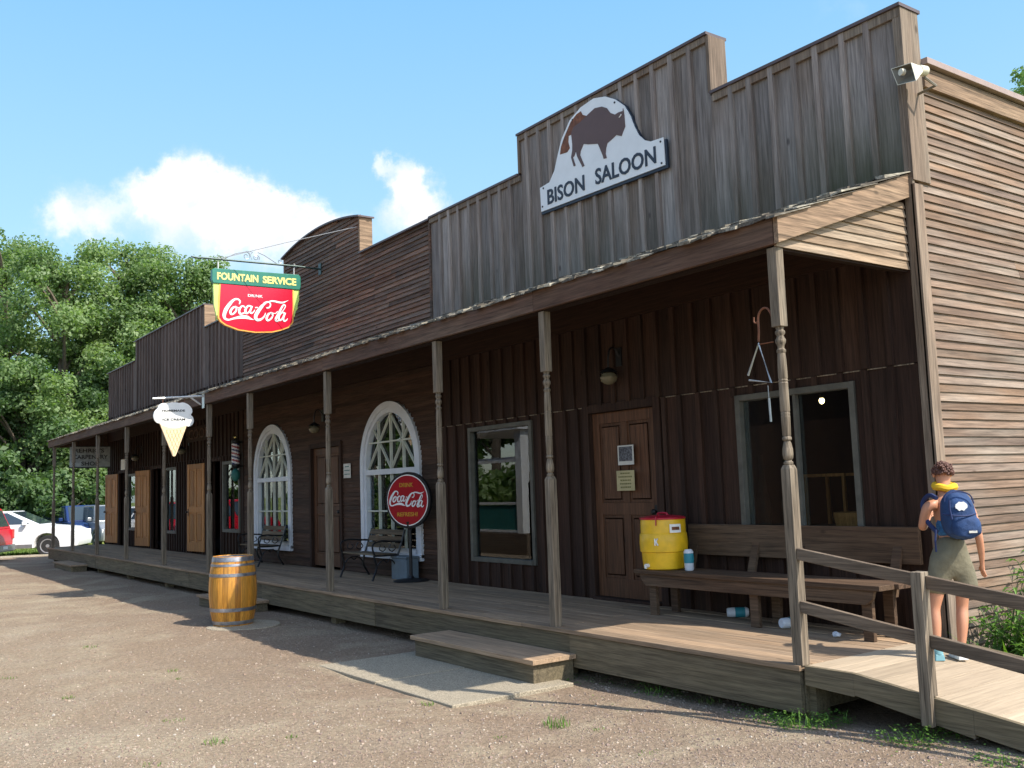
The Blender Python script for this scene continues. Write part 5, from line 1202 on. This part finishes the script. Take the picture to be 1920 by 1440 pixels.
# ================================================================== CARS
def car(name, label, loc, rot, paint, kind='wagon', k=.90, group='parked cars beyond the porch'):
    t_ = thing(name, label, 'car', (0, 0, 0), group)
    L, W_ = (4.5, .86)
    if kind == 'wagon': # nose at +x
        low = [(-2.2, .42), (-2.22, .70), (-2.15, .95), (1.0, .96), (1.9, .86), (2.18, .72), (2.25, .45), (2.2, .28), (1.85, .24)]
        cab = [(-2.1, .94, -1.85, 1.40), (1.15, .95, .15, 1.42)]
    else:               # tall suv / van
        low = [(-2.25, .45), (-2.27, .80), (-2.2, 1.05), (1.1, 1.06), (2.0, .98), (2.25, .80), (2.3, .50), (2.25, .32), (1.85, .30)]
        cab = [(-2.2, 1.04, -1.95, 1.68), (1.2, 1.05, .55, 1.70)]
    def arch_pts(cx, r_, zb): return [(cx+r_*math.cos(a), zb+r_*math.sin(a)) for a in [math.pi*i/10 for i in range(11)]]
    wr = .33 if kind == 'wagon' else .36; ar = wr+.07; wz = wr-.02
    poly = low[:]
    zb = .26 if kind == 'wagon' else .34
    poly += [(1.35+ar, zb)]+[(1.35+ar*math.cos(a), max(zb, wz+ar*math.sin(a))) for a in [math.pi*i/10 for i in range(11)]]+[(1.35-ar, zb), (-1.35+ar, zb)]+[(-1.35+ar*math.cos(a), max(zb, wz+ar*math.sin(a))) for a in [math.pi*i/10 for i in range(11)]]+[(-1.35-ar, zb), (-2.15, zb)]
    m_ = MB()
    ys = [(-W_, .965), (-W_+.07, 1.0), (W_-.07, 1.0), (W_, .965)]
    n = len(poly); vs_ = []
    for y, f in ys: vs_ += [(a*f, y, .55+(b-.55)*(f if b > .6 else 1)) for a, b in poly]
    fs_ = [(q*n+i, q*n+(i+1) % n, (q+1)*n+(i+1) % n, (q+1)*n+i) for q in range(3) for i in range(n)]+[tuple(range(n))[::-1], tuple(range(3*n, 4*n))]
    m_.add(vs_, fs_, .5); bo = m_.build('body', paint, t_, smooth=True, bevel=.02)
    (xa, za, xb, zb2), (xc, zc, xd, zd) = cab
    wi = W_-.03; wt = W_-.17
    m_ = MB(); P8 = [(xa, -wi, za), (xc, -wi, zc), (xc, wi, zc), (xa, wi, za), (xb, -wt, zb2), (xd, -wt, zd), (xd, wt, zd), (xb, wt, zb2)]
    m_.hexa(P8, .5); m_.build('cabin', paint, t_, bevel=.05, smooth=True)
    Pv = [Vector(p) for p in P8]
    def glass(a, b, c, d, u0, u1, v0, v1, name='side_window'):
        q = lambda u, v: (a.lerp(b, u)).lerp(d.lerp(c, u), v)
        nn = (b-a).cross(d-a).normalized(); mid0 = (a+b+c+d)/4; 
        if nn.dot(mid0-Vector((0, 0, 1))) < 0: nn = -nn
        cs_ = [q(u0, v0), q(u1, v0), q(u1, v1), q(u0, v1)]
        mb = MB(); mb.hexa([p-nn*.01 for p in cs_]+[p+nn*.012 for p in cs_]); return mb.build(name, 'car_glass', t_, bevel=.004)
    for s_ in (0, 1):
        a, b, c, d = (Pv[0], Pv[1], Pv[5], Pv[4]) if s_ == 0 else (Pv[3], Pv[2], Pv[6], Pv[7])
        for u0, u1 in ((.06, .32), (.35, .62), (.65, .93)): glass(a, b, c, d, u0, u1, .12, .88)
    glass(Pv[0], Pv[3], Pv[7], Pv[4], .08, .92, .12, .90, 'rear_window'); glass(Pv[1], Pv[2], Pv[6], Pv[5], .06, .94, .08, .92, 'windscreen')
    for xx in (-1.35, 1.35):
        for yy in (-W_+.09, W_-.09):
            s_ = 1 if yy > 0 else -1
            m_ = MB(); m_.lathe([(wr-.10, -.10), (wr-.02, -.10), (wr, -.07), (wr, .07), (wr-.02, .10), (wr-.10, .10)], (xx, yy, wz), 24, ax='y'); wo_ = m_.build('wheel', 'rubber', t_, smooth=True)
            r_ = MB(); r_.lathe([(wr-.11, .06*s_), (wr-.11, .105*s_), (wr-.14, .10*s_), (.06, .085*s_), (.05, .11*s_)], (xx, yy, wz), 20, ax='y'); r_.build('rim', 'rim', wo_, smooth=True)
    zl = .72 if kind == 'wagon' else .85
    for s_ in (-1, 1):
        m_ = MB(); m_.box(-2.235 if kind == 'wagon' else -2.29, -2.02, min(s_*(W_-.20), s_*(W_-.005)), max(s_*(W_-.20), s_*(W_-.005)), zl-.12, zl+.17); m_.build('tail_light', 'car_lamp', t_, bevel=.02)
        m_ = MB(); m_.box(2.0, 2.20 if kind == 'wagon' else 2.26, min(s_*(W_-.30), s_*(W_-.03)), max(s_*(W_-.30), s_*(W_-.03)), .62, .76); m_.build('headlight', 'sign_cream', t_, bevel=.02)
        m_ = MB(); m_.box(.62, .74, min(s_*(W_-.02), s_*(W_+.13)), max(s_*(W_-.02), s_*(W_+.13)), .97 if kind == 'wagon' else 1.08, 1.09 if kind == 'wagon' else 1.22); m_.build('wing_mirror', paint, t_, bevel=.02)
        m_ = MB(); m_.box(-2.05, 2.05, min(s_*(W_-.02), s_*(W_+.012)), max(s_*(W_-.02), s_*(W_+.012)), .30 if kind == 'wagon' else .38, .36 if kind == 'wagon' else .45); m_.v = [v for v in m_.v]; 
        m_ = MB(); m_.box(-.9, .9, min(s_*(W_-.02), s_*(W_+.012)), max(s_*(W_-.02), s_*(W_+.012)), .27 if kind == 'wagon' else .35, .38 if kind == 'wagon' else .45); m_.build('side_sill', 'car_trim', t_)
    m_ = MB(); m_.box(-2.33, -2.15, -W_+.03, W_-.03, .36, .56); m_.build('rear_bumper', 'car_trim' if paint in ('car_red', 'car_silver') else paint, t_, bevel=.03)
    m_ = MB(); m_.box(-2.345, -2.32, -.16, .16, .44, .53); m_.build('number_plate', 'sign_cream', t_)
    t_.location = loc; t_.rotation_euler = (0, 0, rot); t_.scale = (k, k, k); return t_
a_ = ray_at(101, 38.2); d_ = Vector((.44, .90, 0)).normalized(); hd_ = math.atan2(d_.y, d_.x)
car('white_car', 'white car parked beyond the left end of the porch with its nose to the right', (a_[0]-d_.x*1.22+.3, a_[1]-d_.y*1.40, -.52), hd_, 'car_white', 'wagon', 1.10)
a_ = ray_at(-14, 34.5); car('red_car', 'red car cut by the left edge with a silver bumper', (a_[0], a_[1]-1.75, -.52), rad(62)+math.pi, 'car_red', 'suv', 1.0)
a_ = ray_at(176, 41.2); car('blue_car', 'dark blue car seen from behind through the porch posts', (a_[0]-2.1, a_[1]-.1, -.52), rad(8), 'car_blue', 'suv', .98)
a_ = ray_at(228, 39.8); car('silver_car', 'silver car seen from behind, right of the blue one', (a_[0]-2.1, a_[1]+.05, -.52), rad(2), 'car_silver', 'suv', .97)
car('red_car', 'red car parked down the street, seen only mirrored in the shop windows', (-44, -8.5, -.5), rad(30), 'car_red', 'suv', .9, group=None)

# ================================================================== GRASS, GRAVEL, WEEDS, PLANTS
def blades(mb, cx, cy, n, rad_, h, wdt, seed, lean=.5):
    rr = random.Random(seed)
    for i in range(n):
        a = rr.uniform(0, 2*math.pi); q = rr.random()**.6*rad_; x, y = cx+q*math.cos(a), cy+q*math.sin(a); z = gz(x, y)-.01
        hh = h*rr.uniform(.5, 1.1); d = rr.uniform(0, 2*math.pi); l = hh*lean*rr.uniform(.3, 1.2); wx, wy = -math.sin(d)*wdt/2, math.cos(d)*wdt/2
        dx, dy = math.cos(d)*l, math.sin(d)*l
        p = [(x-wx, y-wy, z), (x+wx, y+wy, z), (x+dx*.4+wx*.9, y+dy*.4+wy*.9, z+hh*.6), (x+dx*.4-wx*.9, y+dy*.4-wy*.9, z+hh*.6), (x+dx, y+dy, z+hh*.9)]
        mb.add(p, [(0, 1, 2, 3), (3, 2, 4)], rr.random())
def gpos(px, py):   # photo pixel -> ground point
    d = Vector((-.80785, .57964, .10675))*1806.5+Vector((.57959, .81417, -.03476))*(px-960)+Vector((.10706, -.03379, .99368))*(720-py)
    z = -.42
    for _ in range(6):
        t_ = (z-CL[2])/d.z; x, y = CL[0]+d.x*t_, CL[1]+d.y*t_; z = gz(x, y)
    return x, y
tufts = [(1043, 1362, 60, .10, .085, 'bright green grass tuft alone in the foreground gravel'), (170, 1214, 30, .10, .05, 'small grass tuft in the gravel left of the barrel'), (128, 1310, 24, .05, .05, 'small grass tuft low at the left of the gravel'),
         (15, 1273, 22, .08, .04, 'small grass tuft at the left edge of the gravel'), (323, 1259, 22, .06, .045, 'small grass tuft in the middle of the open gravel'), (335, 1274, 14, .04, .035, 'tiny grass tuft just below another in the open gravel'),
         (405, 1393, 40, .10, .05, 'low grass tuft near the bottom of the gravel'), (325, 1352, 24, .08, .035, 'low sparse tuft left of the bottom centre'), (545, 1383, 18, .05, .035, 'small grass tuft low below the concrete pad'),
         (800, 1322, 26, .06, .05, 'little tuft growing at the near edge of the concrete pad'), (935, 1383, 16, .06, .03, 'sparse tuft below the concrete pad'), (1117, 1369, 18, .06, .03, 'sparse tuft right of the bright tuft'),
         (1500, 1362, 60, .10, .13, 'leafy green weeds under the ramp corner post'), (1560, 1358, 50, .09, .11, 'leafy green weeds just right of the corner post'), (1450, 1352, 40, .10, .09, 'leafy green weeds left of the corner post'),
         (1712, 1392, 60, .11, .12, 'leafy green weed clump in front of the ramp post'), (1235, 1300, 40, .12, .11, 'shaded green weeds under the edge of the deck'), (1780, 1378, 36, .10, .08, 'shaded weeds below the ramp right of its post'),
         (1872, 1432, 30, .08, .07, 'weed tuft at the bottom right corner'), (1330, 1318, 30, .10, .07, 'sparse shaded weeds beneath the deck edge'), (278, 1436, 26, .08, .04, 'grass tuft at the bottom edge left of centre'), (1215, 1412, 20, .08, .03, 'pale low grass patch near the bottom')]
for i, (px, py, n, r_, h_, lb_) in enumerate(tufts):
    x, y = gpos(px, py); mb = MB(); broad = i in (12, 13, 14, 15, 16, 17, 18)
    if not broad: blades(mb, x, y, n, r_, h_, .006, 100+i, .7)
    else:
        rw = random.Random(500+i)
        blades(mb, x, y, n//3, r_*1.3, h_*.9, .007, 100+i, .8)
        for k in range(n*5):
            a = rw.uniform(0, 6.283); q = rw.random()**.5*r_*1.9; lx, ly = x+q*math.cos(a), y+q*math.sin(a)*.8; lz = gz(lx, ly)+rw.random()**1.6*h_*(1-.5*q/(r_*1.9))
            b_ = rw.uniform(0, 6.283); L_ = rw.uniform(.010, .026); d = Vector((math.cos(b_), math.sin(b_), rw.uniform(-.3, .6))).normalized(); sd__ = Vector((-d.y, d.x, rw.uniform(-.3, .3))).normalized()*L_*.42
            q0 = Vector((lx, ly, lz)); mb.add([q0, q0+d*L_*.5+sd__, q0+d*L_, q0+d*L_*.5-sd__], [(0, 1, 2, 3)], rw.random())
    o = mb.build('weed_clump' if broad else 'grass_tuft', 'leaf_bright' if broad or i == 0 else 'grass_blade'); tag(o, lb_, 'weed' if broad else 'grass', 'weeds and grass tufts in the gravel')
def leafy_plant(name, x, y, h, n, seed, label, spread=.30, wl=.035, mat='leaf_bright'):
    t_ = thing(name, label, 'plant', (x, y, gz(x, y)), 'green plants beside the clapboard wall'); rr = random.Random(seed); st = MB(); lf = MB(); z0 = gz(x, y)
    for i in range(n):
        a = rr.uniform(0, 2*math.pi); l = spread*rr.uniform(.2, 1.1); hh = h*rr.uniform(.55, 1.1)
        p0 = Vector((x+rr.uniform(-.1, .1), y+rr.uniform(-.1, .1), z0)); p2 = p0+Vector((l*math.cos(a), l*math.sin(a), hh)); p1 = p0.lerp(p2, .5)+Vector((0, 0, hh*.12))
        sp = smooth_open([p0, p1, p2], 4); st.tube(sp, .004, 4)
        for j in range(2, len(sp)):
            for _ in range(2):
                b = rr.uniform(0, 2*math.pi); L_ = rr.uniform(.08, .17); d = Vector((math.cos(b), math.sin(b), rr.uniform(-.2, .7))).normalized(); sd__ = d.cross(Vector((0, 0, 1))).normalized()*wl*rr.uniform(.7, 1.1)
                q = sp[j]; mdl = q+d*L_*.5+Vector((0, 0, .01)); e = q+d*L_+Vector((0, 0, -.03)); lf.add([q, mdl+sd__*.5, e, mdl-sd__*.5, mdl-Vector((0, 0, .008))], [(0, 1, 4), (1, 2, 4), (0, 4, 3), (4, 2, 3)], rr.random())
    st.build('stems', 'leaf_dark', t_); lf.build('leaves', mat, t_)
leafy_plant('leafy_plant', .42, 2.05, .62, 26, 1, 'low bright leafy plant against the wall, nearest the person')
leafy_plant('leafy_plant', .62, 2.40, .80, 30, 2, 'taller bright leafy plant at the right edge beside the wall')
leafy_plant('leafy_plant', .75, 1.85, .52, 26, 3, 'low green plant at the far edge of the ramp')
leafy_plant('leafy_plant', 1.05, 2.1, .66, 26, 4, 'leafy plant by the ramp, cut by the right edge')
leafy_plant('leafy_plant', .32, 2.75, .95, 10, 5, 'thin sprawling stems climbing the wall behind the other plants', spread=.25, wl=.03)
gc = MB(); rw = random.Random(77)
for k in range(5200):
    x = rw.uniform(-3.2, 4.5); y = -abs(rw.gauss(0, .22))+.12
    if noise.noise(Vector((x*1.6, y*2.5, 9))) < -.02+.25*abs(y)*2: continue
    z = gz(x, y)+rw.random()**2*.05*(1-min(1, abs(y)*2)); b_ = rw.uniform(0, 6.283); L_ = rw.uniform(.008, .022); d = Vector((math.cos(b_), math.sin(b_), rw.uniform(-.1, .5))).normalized(); sd__ = Vector((-d.y, d.x, rw.uniform(-.3, .3))).normalized()*L_*.4
    q0 = Vector((x, y, z+.004)); gc.add([q0, q0+d*L_*.5+sd__, q0+d*L_, q0+d*L_*.5-sd__], [(0, 1, 2, 3)], rw.random(), 0 if rw.random() < .6 else 1)
tag(gc.build('ground_cover', ['leaf_bright', 'bark']), 'small leaves and litter along the foot of the deck and ramp', 'ground cover', kind='stuff')
dl = MB(); 
for k in range(3): 
    blades(dl, (.35, .62, .95)[k], (1.75, 1.9, 1.7)[k], 26, .14, .48, .030, 300+k, .9)
tag(dl.build('lily_clump', 'leaf_bright'), 'clump of long strap leaves between the ramp and the clapboard wall', 'plant')
# grass strip by the white car, loose gravel
gm2 = MB(); rr = random.Random(3)
for i in range(5200):
    x = rr.uniform(-38, -32.5); y = rr.uniform(-3.5, 3.5); z = gz(x, y); a = rr.uniform(0, 6.28); w_ = .03; h_ = rr.uniform(.04, .10)
    gm2.add([(x-math.sin(a)*w_, y+math.cos(a)*w_, z-.01), (x+math.sin(a)*w_, y-math.cos(a)*w_, z-.01), (x+rr.uniform(-.04, .04), y+rr.uniform(-.04, .04), z+h_)], [(0, 1, 2)], rr.random())
tag(gm2.build('lawn_grass', 'grass_blade'), 'strip of rough grass in front of the white car', 'grass', kind='stuff')
gv = MB(); rr = random.Random(9); ico = [(0, 0, 1), (.9, 0, .2), (-.3, .85, .2), (-.5, -.75, .25), (.3, .5, -.6), (-.7, .1, -.5), (.35, -.6, -.55)]
icf = [(0, 1, 2), (0, 2, 3), (0, 3, 1), (1, 4, 2), (2, 5, 3), (3, 6, 1), (1, 6, 4), (2, 4, 5), (3, 5, 6), (4, 6, 5)]
cnt = 0
while cnt < 16000:
    px = rr.uniform(-20, 1940); py = rr.uniform(1060, 1445)
    x, y = gpos(px, py)
    if y > -.03 or x < -26 or (-4.7 < x < -2.1 and -1.45 < y < 0): 
        if not (x < .0 and -.03 < y < .3 and x > -26): continue
    s_ = rr.uniform(.0035, .011)*(1.0 if rr.random() < .95 else 1.8); z = gz(x, y)
    a = rr.uniform(0, 6.28); c_, sn = math.cos(a), math.sin(a); sx, sy, sz = s_*rr.uniform(.8, 1.4), s_*rr.uniform(.7, 1.1), s_*rr.uniform(.4, .8)
    gv.add([(x+(p[0]*c_-p[1]*sn)*sx, y+(p[0]*sn+p[1]*c_)*sy, z+p[2]*sz+sz*.2) for p in ico], icf, rr.random()); cnt += 1
m, t, b, o = newmat('gravel'); at = t.node('ShaderNodeAttribute', attribute_name='rnd'); cr = t.node('ShaderNodeValToRGB'); t.l.new(at.outputs['Fac'], cr.inputs[0]); cr.color_ramp.interpolation = 'CONSTANT'
cr.color_ramp.elements[0].color = (.25, .18, .13, 1); cr.color_ramp.elements[1].position = .40; cr.color_ramp.elements[1].color = (.33, .26, .20, 1)
for p_, c_ in ((.62, (.22, .16, .13)), (.86, (.34, .28, .22)), (.985, (.48, .43, .36))): e = cr.color_ramp.elements.new(p_); e.color = (*c_, 1)
t.l.new(cr.outputs[0], b.inputs['Base Color']); b.inputs['Roughness'].default_value = .9
tag(gv.build('gravel', 'gravel'), 'loose stones and gravel scattered over the dirt lot', 'gravel', kind='stuff')

# ================================================================== PERSON
def skinned(name, nodes, edges, mat, parent, sub=2, extra=None, root=0):
    me = bpy.data.meshes.new('tmp'); me.from_pydata([n[0] for n in nodes], edges, []); ob = bpy.data.objects.new('tmp', me); C.objects.link(ob)
    sm = ob.modifiers.new('s', 'SKIN'); sm.use_smooth_shade = True; sk_ = me.skin_vertices[0].data
    for i, n in enumerate(nodes):
        r_ = n[1]; sk_[i].radius = (r_, r_) if not isinstance(r_, tuple) else r_
        sk_[i].use_root = (i == root)
    ss = ob.modifiers.new('u', 'SUBSURF'); ss.levels = sub; ss.render_levels = sub
    bpy.context.view_layer.update(); me2 = bpy.data.meshes.new_from_object(ob.evaluated_get(bpy.context.evaluated_depsgraph_get()))
    bpy.data.objects.remove(ob)
    if extra:
        bm = bmesh.new(); bm.from_mesh(me2)
        for c_, r3 in extra:
            bmesh.ops.create_uvsphere(bm, u_segments=12, v_segments=8, radius=1.0, matrix=Matrix.Translation(c_) @ Matrix.Diagonal((*r3, 1)))
        bm.to_mesh(me2); bm.free()
    me2.materials.clear(); me2.materials.append(MAT[mat]); me2.polygons.foreach_set('use_smooth', [True]*len(me2.polygons))
    o = bpy.data.objects.new(name, me2); C.objects.link(o); o.parent = parent; ORG[o.name] = Vector(); return o
pe = thing('person', 'person with short curly hair in khaki shorts leaning at the saloon corner on the ramp', 'person', (0, 0, 0))
nd = []; ed = []
def N_add(p, r_, par=None):
    nd.append((Vector(p), r_)); 
    if par is not None: ed.append((par, len(nd)-1))
    return len(nd)-1
pel = N_add((.07, 0, .63), (.095, .075)); wa = N_add((.09, .01, .76), (.085, .062), pel); chs = N_add((.11, .03, .92), (.105, .07), wa); nb_ = N_add((.11, .05, 1.06), (.06, .05), chs); nk = N_add((.10, .08, 1.14), .036, nb_)
h1 = N_add((.115, .105, 1.22), (.050, .053), nk); h2 = N_add((.115, .12, 1.29), (.056, .064), h1); h3 = N_add((.115, .12, 1.33), (.033, .038), h2)
for s_, hipx, kx, ax_, ky in ((-1, -.005, -.060, -.080, .02), (1, .150, .140, .090, .03)):
    hp = N_add((hipx, 0, .58), .054, pel); mt = N_add(((hipx+kx)/2, ky*.5, .46), .050, hp); kn = N_add((kx, ky, .345), .041, mt); cf = N_add(((kx*.6+ax_*.4), .0, .245), .043, kn); an = N_add((ax_, -.02, .065), .024, cf); ft = N_add((ax_+.01*s_, .03, .025), .024, an); N_add((ax_+.015*s_, .10, .018), .018, ft)
# left arm bent forward
def hand(wr_, d, thumbdir, par):
    d = Vector(d).normalized(); td = Vector(thumbdir).normalized(); nrm = d.cross(td).normalized(); wr_ = Vector(wr_)
    pm_ = N_add(wr_+d*.030, (.018, .012), par)
    for k, (o_, L_) in enumerate(((.016, .050), (.006, .056), (-.005, .052), (-.015, .042))):
        b0 = N_add(wr_+d*.050+td*o_, .0075, pm_); b1 = N_add(wr_+d*(.050+L_*.5)+td*o_*1.15+nrm*.006, .0065, b0); N_add(wr_+d*(.050+L_*.9)+td*o_*1.2+nrm*.018, .0055, b1)
    t0 = N_add(wr_+d*.022+td*.020, .008, pm_); N_add(wr_+d*.048+td*.034, .0065, t0)
sl_ = N_add((-.045, .03, 1.055), .042, nb_); el = N_add((-.075, .08, .90), .029, sl_); fw_ = N_add((-.02, .17, .90), .026, el); wl_ = N_add((.04, .24, .95), .017, fw_); hand((.04, .24, .95), (.6, .6, .5), (.3, 0, .9), wl_)
sr_ = N_add((.245, .02, 1.045), .042, nb_); er = N_add((.275, -.02, .83), .029, sr_); fr2 = N_add((.292, .0, .73), .025, er); wr2 = N_add((.300, .02, .64), .016, fr2); hand((.300, .02, .64), (.05, .12, -1), (-.2, 1, .1), wr2)
skinned('body', nd, ed, 'skin', pe, 2, extra=[(Vector((.115, .190, 1.27)), (.012, .018, .016)), (Vector((.054, .12, 1.27)), (.008, .016, .022)), (Vector((.176, .12, 1.27)), (.008, .016, .022)), (Vector((.115, .174, 1.242)), (.018, .008, .005))])
m_ = MB()
for x in (.093, .137): m_.sphere((x, .176, 1.288), .008, 8)
m_.build('eyes', 'sign_white', pe, smooth=True)
# shorts
nd2 = []; ed2 = []
def A2(p, r_, par=None):
    nd2.append((Vector(p), r_)); 
    if par is not None: ed2.append((par, len(nd2)-1))
    return len(nd2)-1
p0 = A2((.078, -.005, .70), (.112, .090)); p1 = A2((.088, 0, .785), (.106, .084), p0); A2((.092, .005, .84), (.102, .080), p1)
for hx, kx in ((-.008, -.052), (.158, .182)):
    q0 = A2((hx, -.005, .60), (.062, .086), p0); q1 = A2(((hx+kx)/2, .005, .52), (.062, .082), q0); A2((kx, .01, .435), (.068, .084), q1)
skinned('shorts', nd2, ed2, 'khaki', pe, 2)
nd3 = [(Vector((.09, .01, .82)), (.100, .080)), (Vector((.10, .02, .88)), (.104, .076)), (Vector((.112, .035, .97)), (.108, .072)), (Vector((.112, .045, 1.05)), (.075, .055))]
skinned('tank_top', nd3, [(0, 1), (1, 2), (2, 3)], 'top_blue', pe, 2)
hm = MB(); rr = random.Random(2)
for i in range(300):
    a = rr.uniform(0, 2*math.pi); z = rr.uniform(-.25, 1); q = math.sqrt(max(0, 1-z*z)); d = Vector((q*math.cos(a), q*math.sin(a)*1.05, z))
    if d.y > .45 and d.z < .45: continue
    c_ = Vector((.115, .105, 1.285))+Vector((d.x*.062, d.y*.070, d.z*.064)); hm.sphere(c_+Vector((rr.gauss(0, .005), rr.gauss(0, .005), rr.gauss(0, .006))), (rr.uniform(.006, .017), rr.uniform(.006, .017), rr.uniform(.006, .014)), 6)
hm.build('hair', 'hair', pe, smooth=True)
m_ = MB(); n = 22; pts = [(.112+.064*math.cos(2*math.pi*i/n), .085+.062*math.sin(2*math.pi*i/n), 1.185+.012*math.sin(2*math.pi*i/n)+.004*math.sin(5*i)) for i in range(n+1)]; m_.tube(pts, .026, 8, caps=False); m_.build('scarf', 'scarf', pe, smooth=True)
for ax_, s_ in ((-.075, -1), (.085, 1)):
    m_ = MB(); m_.prism([(-.035, -.055), (.035, -.055), (.042, .02), (.040, .10), (.022, .135), (-.022, .135), (-.036, .10), (-.034, .02)], lambda a, b, k: (ax_+a*(1 if k == 0 else .82), b*(1 if k == 0 else .9), .0+k*.045)); m_.lathe([(.036, .04), (.033, .075)], (ax_, -.018, 0), 12)
    m_.build('shoe', 'shoe_white' if s_ > 0 else 'shoe_teal', pe, bevel=.006, smooth=True)
PL = (.535, .885, rz(.535)+.002)
pe.location = PL; pe.rotation_euler = (0, 0, rad(54.4)); pe.scale = (.985, .985, .985)
# backpack: worn, but a thing of its own
bp = thing('backpack', 'navy blue backpack with a white patch worn by the person at the corner', 'backpack', (0, 0, 0))
def pack(mb, cx, cy, cz, wx, dy, hz, e=2.6, nu=24, nv=14, wb=1.0, tilt=0.0):
    vs_ = []
    for j in range(nv+1):
        ph = math.pi*j/nv-math.pi/2; sz_ = math.copysign(abs(math.sin(ph))**(2/e), math.sin(ph)); cc = abs(math.cos(ph))**(2/e)
        for i in range(nu):
            th_ = 2*math.pi*i/nu; cx_ = math.copysign(abs(math.cos(th_))**(2/e), math.cos(th_)); sy_ = math.copysign(abs(math.sin(th_))**(2/e), math.sin(th_))
            k = 1+(wb-1)*(1-sz_)/2; rz_ = .004*math.sin(9*sz_+3*cx_)
            vs_.append((cx+wx*cc*cx_*k+tilt*sz_*hz, cy+dy*cc*sy_*(1.0+.35*(1-sz_)/2)+rz_, cz+hz*sz_+rz_))
    mb.add(vs_, [(j*nu+i, j*nu+(i+1) % nu, (j+1)*nu+(i+1) % nu, (j+1)*nu+i) for j in range(nv) for i in range(nu)], .5)
m_ = MB(); pack(m_, .100, -.115, .990, .100, .080, .170, wb=1.22, tilt=-.06); m_.build('main_bag', 'denim', bp, smooth=True)
m_ = MB(); pack(m_, .112, -.190, .912, .094, .050, .082, wb=1.1); m_.build('front_pocket', 'denim', bp, smooth=True)
_before = set(bpy.data.objects)
m_ = MB(); m_.tube(smooth_open([(.0, -.20, .965), (.06, -.235, .955), (.14, -.24, .95), (.22, -.21, .962)], 4), .006, 5); m_.tube(smooth_open([(.015, -.205, 1.05), (.03, -.205, 1.09), (.11, -.20, 1.115), (.19, -.205, 1.09), (.215, -.205, 1.03)], 4), .005, 5); m_.build('zips', 'denim_dark', bp)
for pts in ([(.03, -.05, 1.07), (.015, .03, 1.09), (-.01, .09, 1.03), (-.01, .05, .92), (.0, -.08, .84)], [(.18, -.05, 1.06), (.19, .03, 1.065), (.205, .09, 1.0), (.205, .05, .92), (.195, -.08, .85)]):
    m_ = MB(); m_.tube(smooth_open(pts, 5), .016, 6); m_.build('strap', 'denim_dark', bp, smooth=True)
for pts in ([(-.03, -.14, .86), (-.045, -.15, .78), (-.04, -.14, .71)], [(.04, -.225, 1.06), (.035, -.23, 1.0), (.04, -.24, .93)]):
    m_ = MB(); m_.tube(pts, .007, 5); m_.build('webbing', 'denim_dark', bp)
m_ = MB(); n = 16; m_.prism([(.125+.042*math.cos(2*math.pi*i/n), 1.015+(.030+.005*math.sin(3*i))*math.sin(2*math.pi*i/n)) for i in range(n)], lambda a, b, k: (a, -.212+k*.006-(b-1.0)*.1, b)); m_.build('patch', 'sign_white', bp)
m_ = MB(); m_.box(.145, .20, -.252, -.244, .835, .850); m_.build('label', 'paper', bp)
for o_ in set(bpy.data.objects)-_before: o_.location = (-.042, 0, .036)
bp.location = PL; bp.rotation_euler = (0, 0, rad(54.4)); bp.scale = (.985, .985, .985)
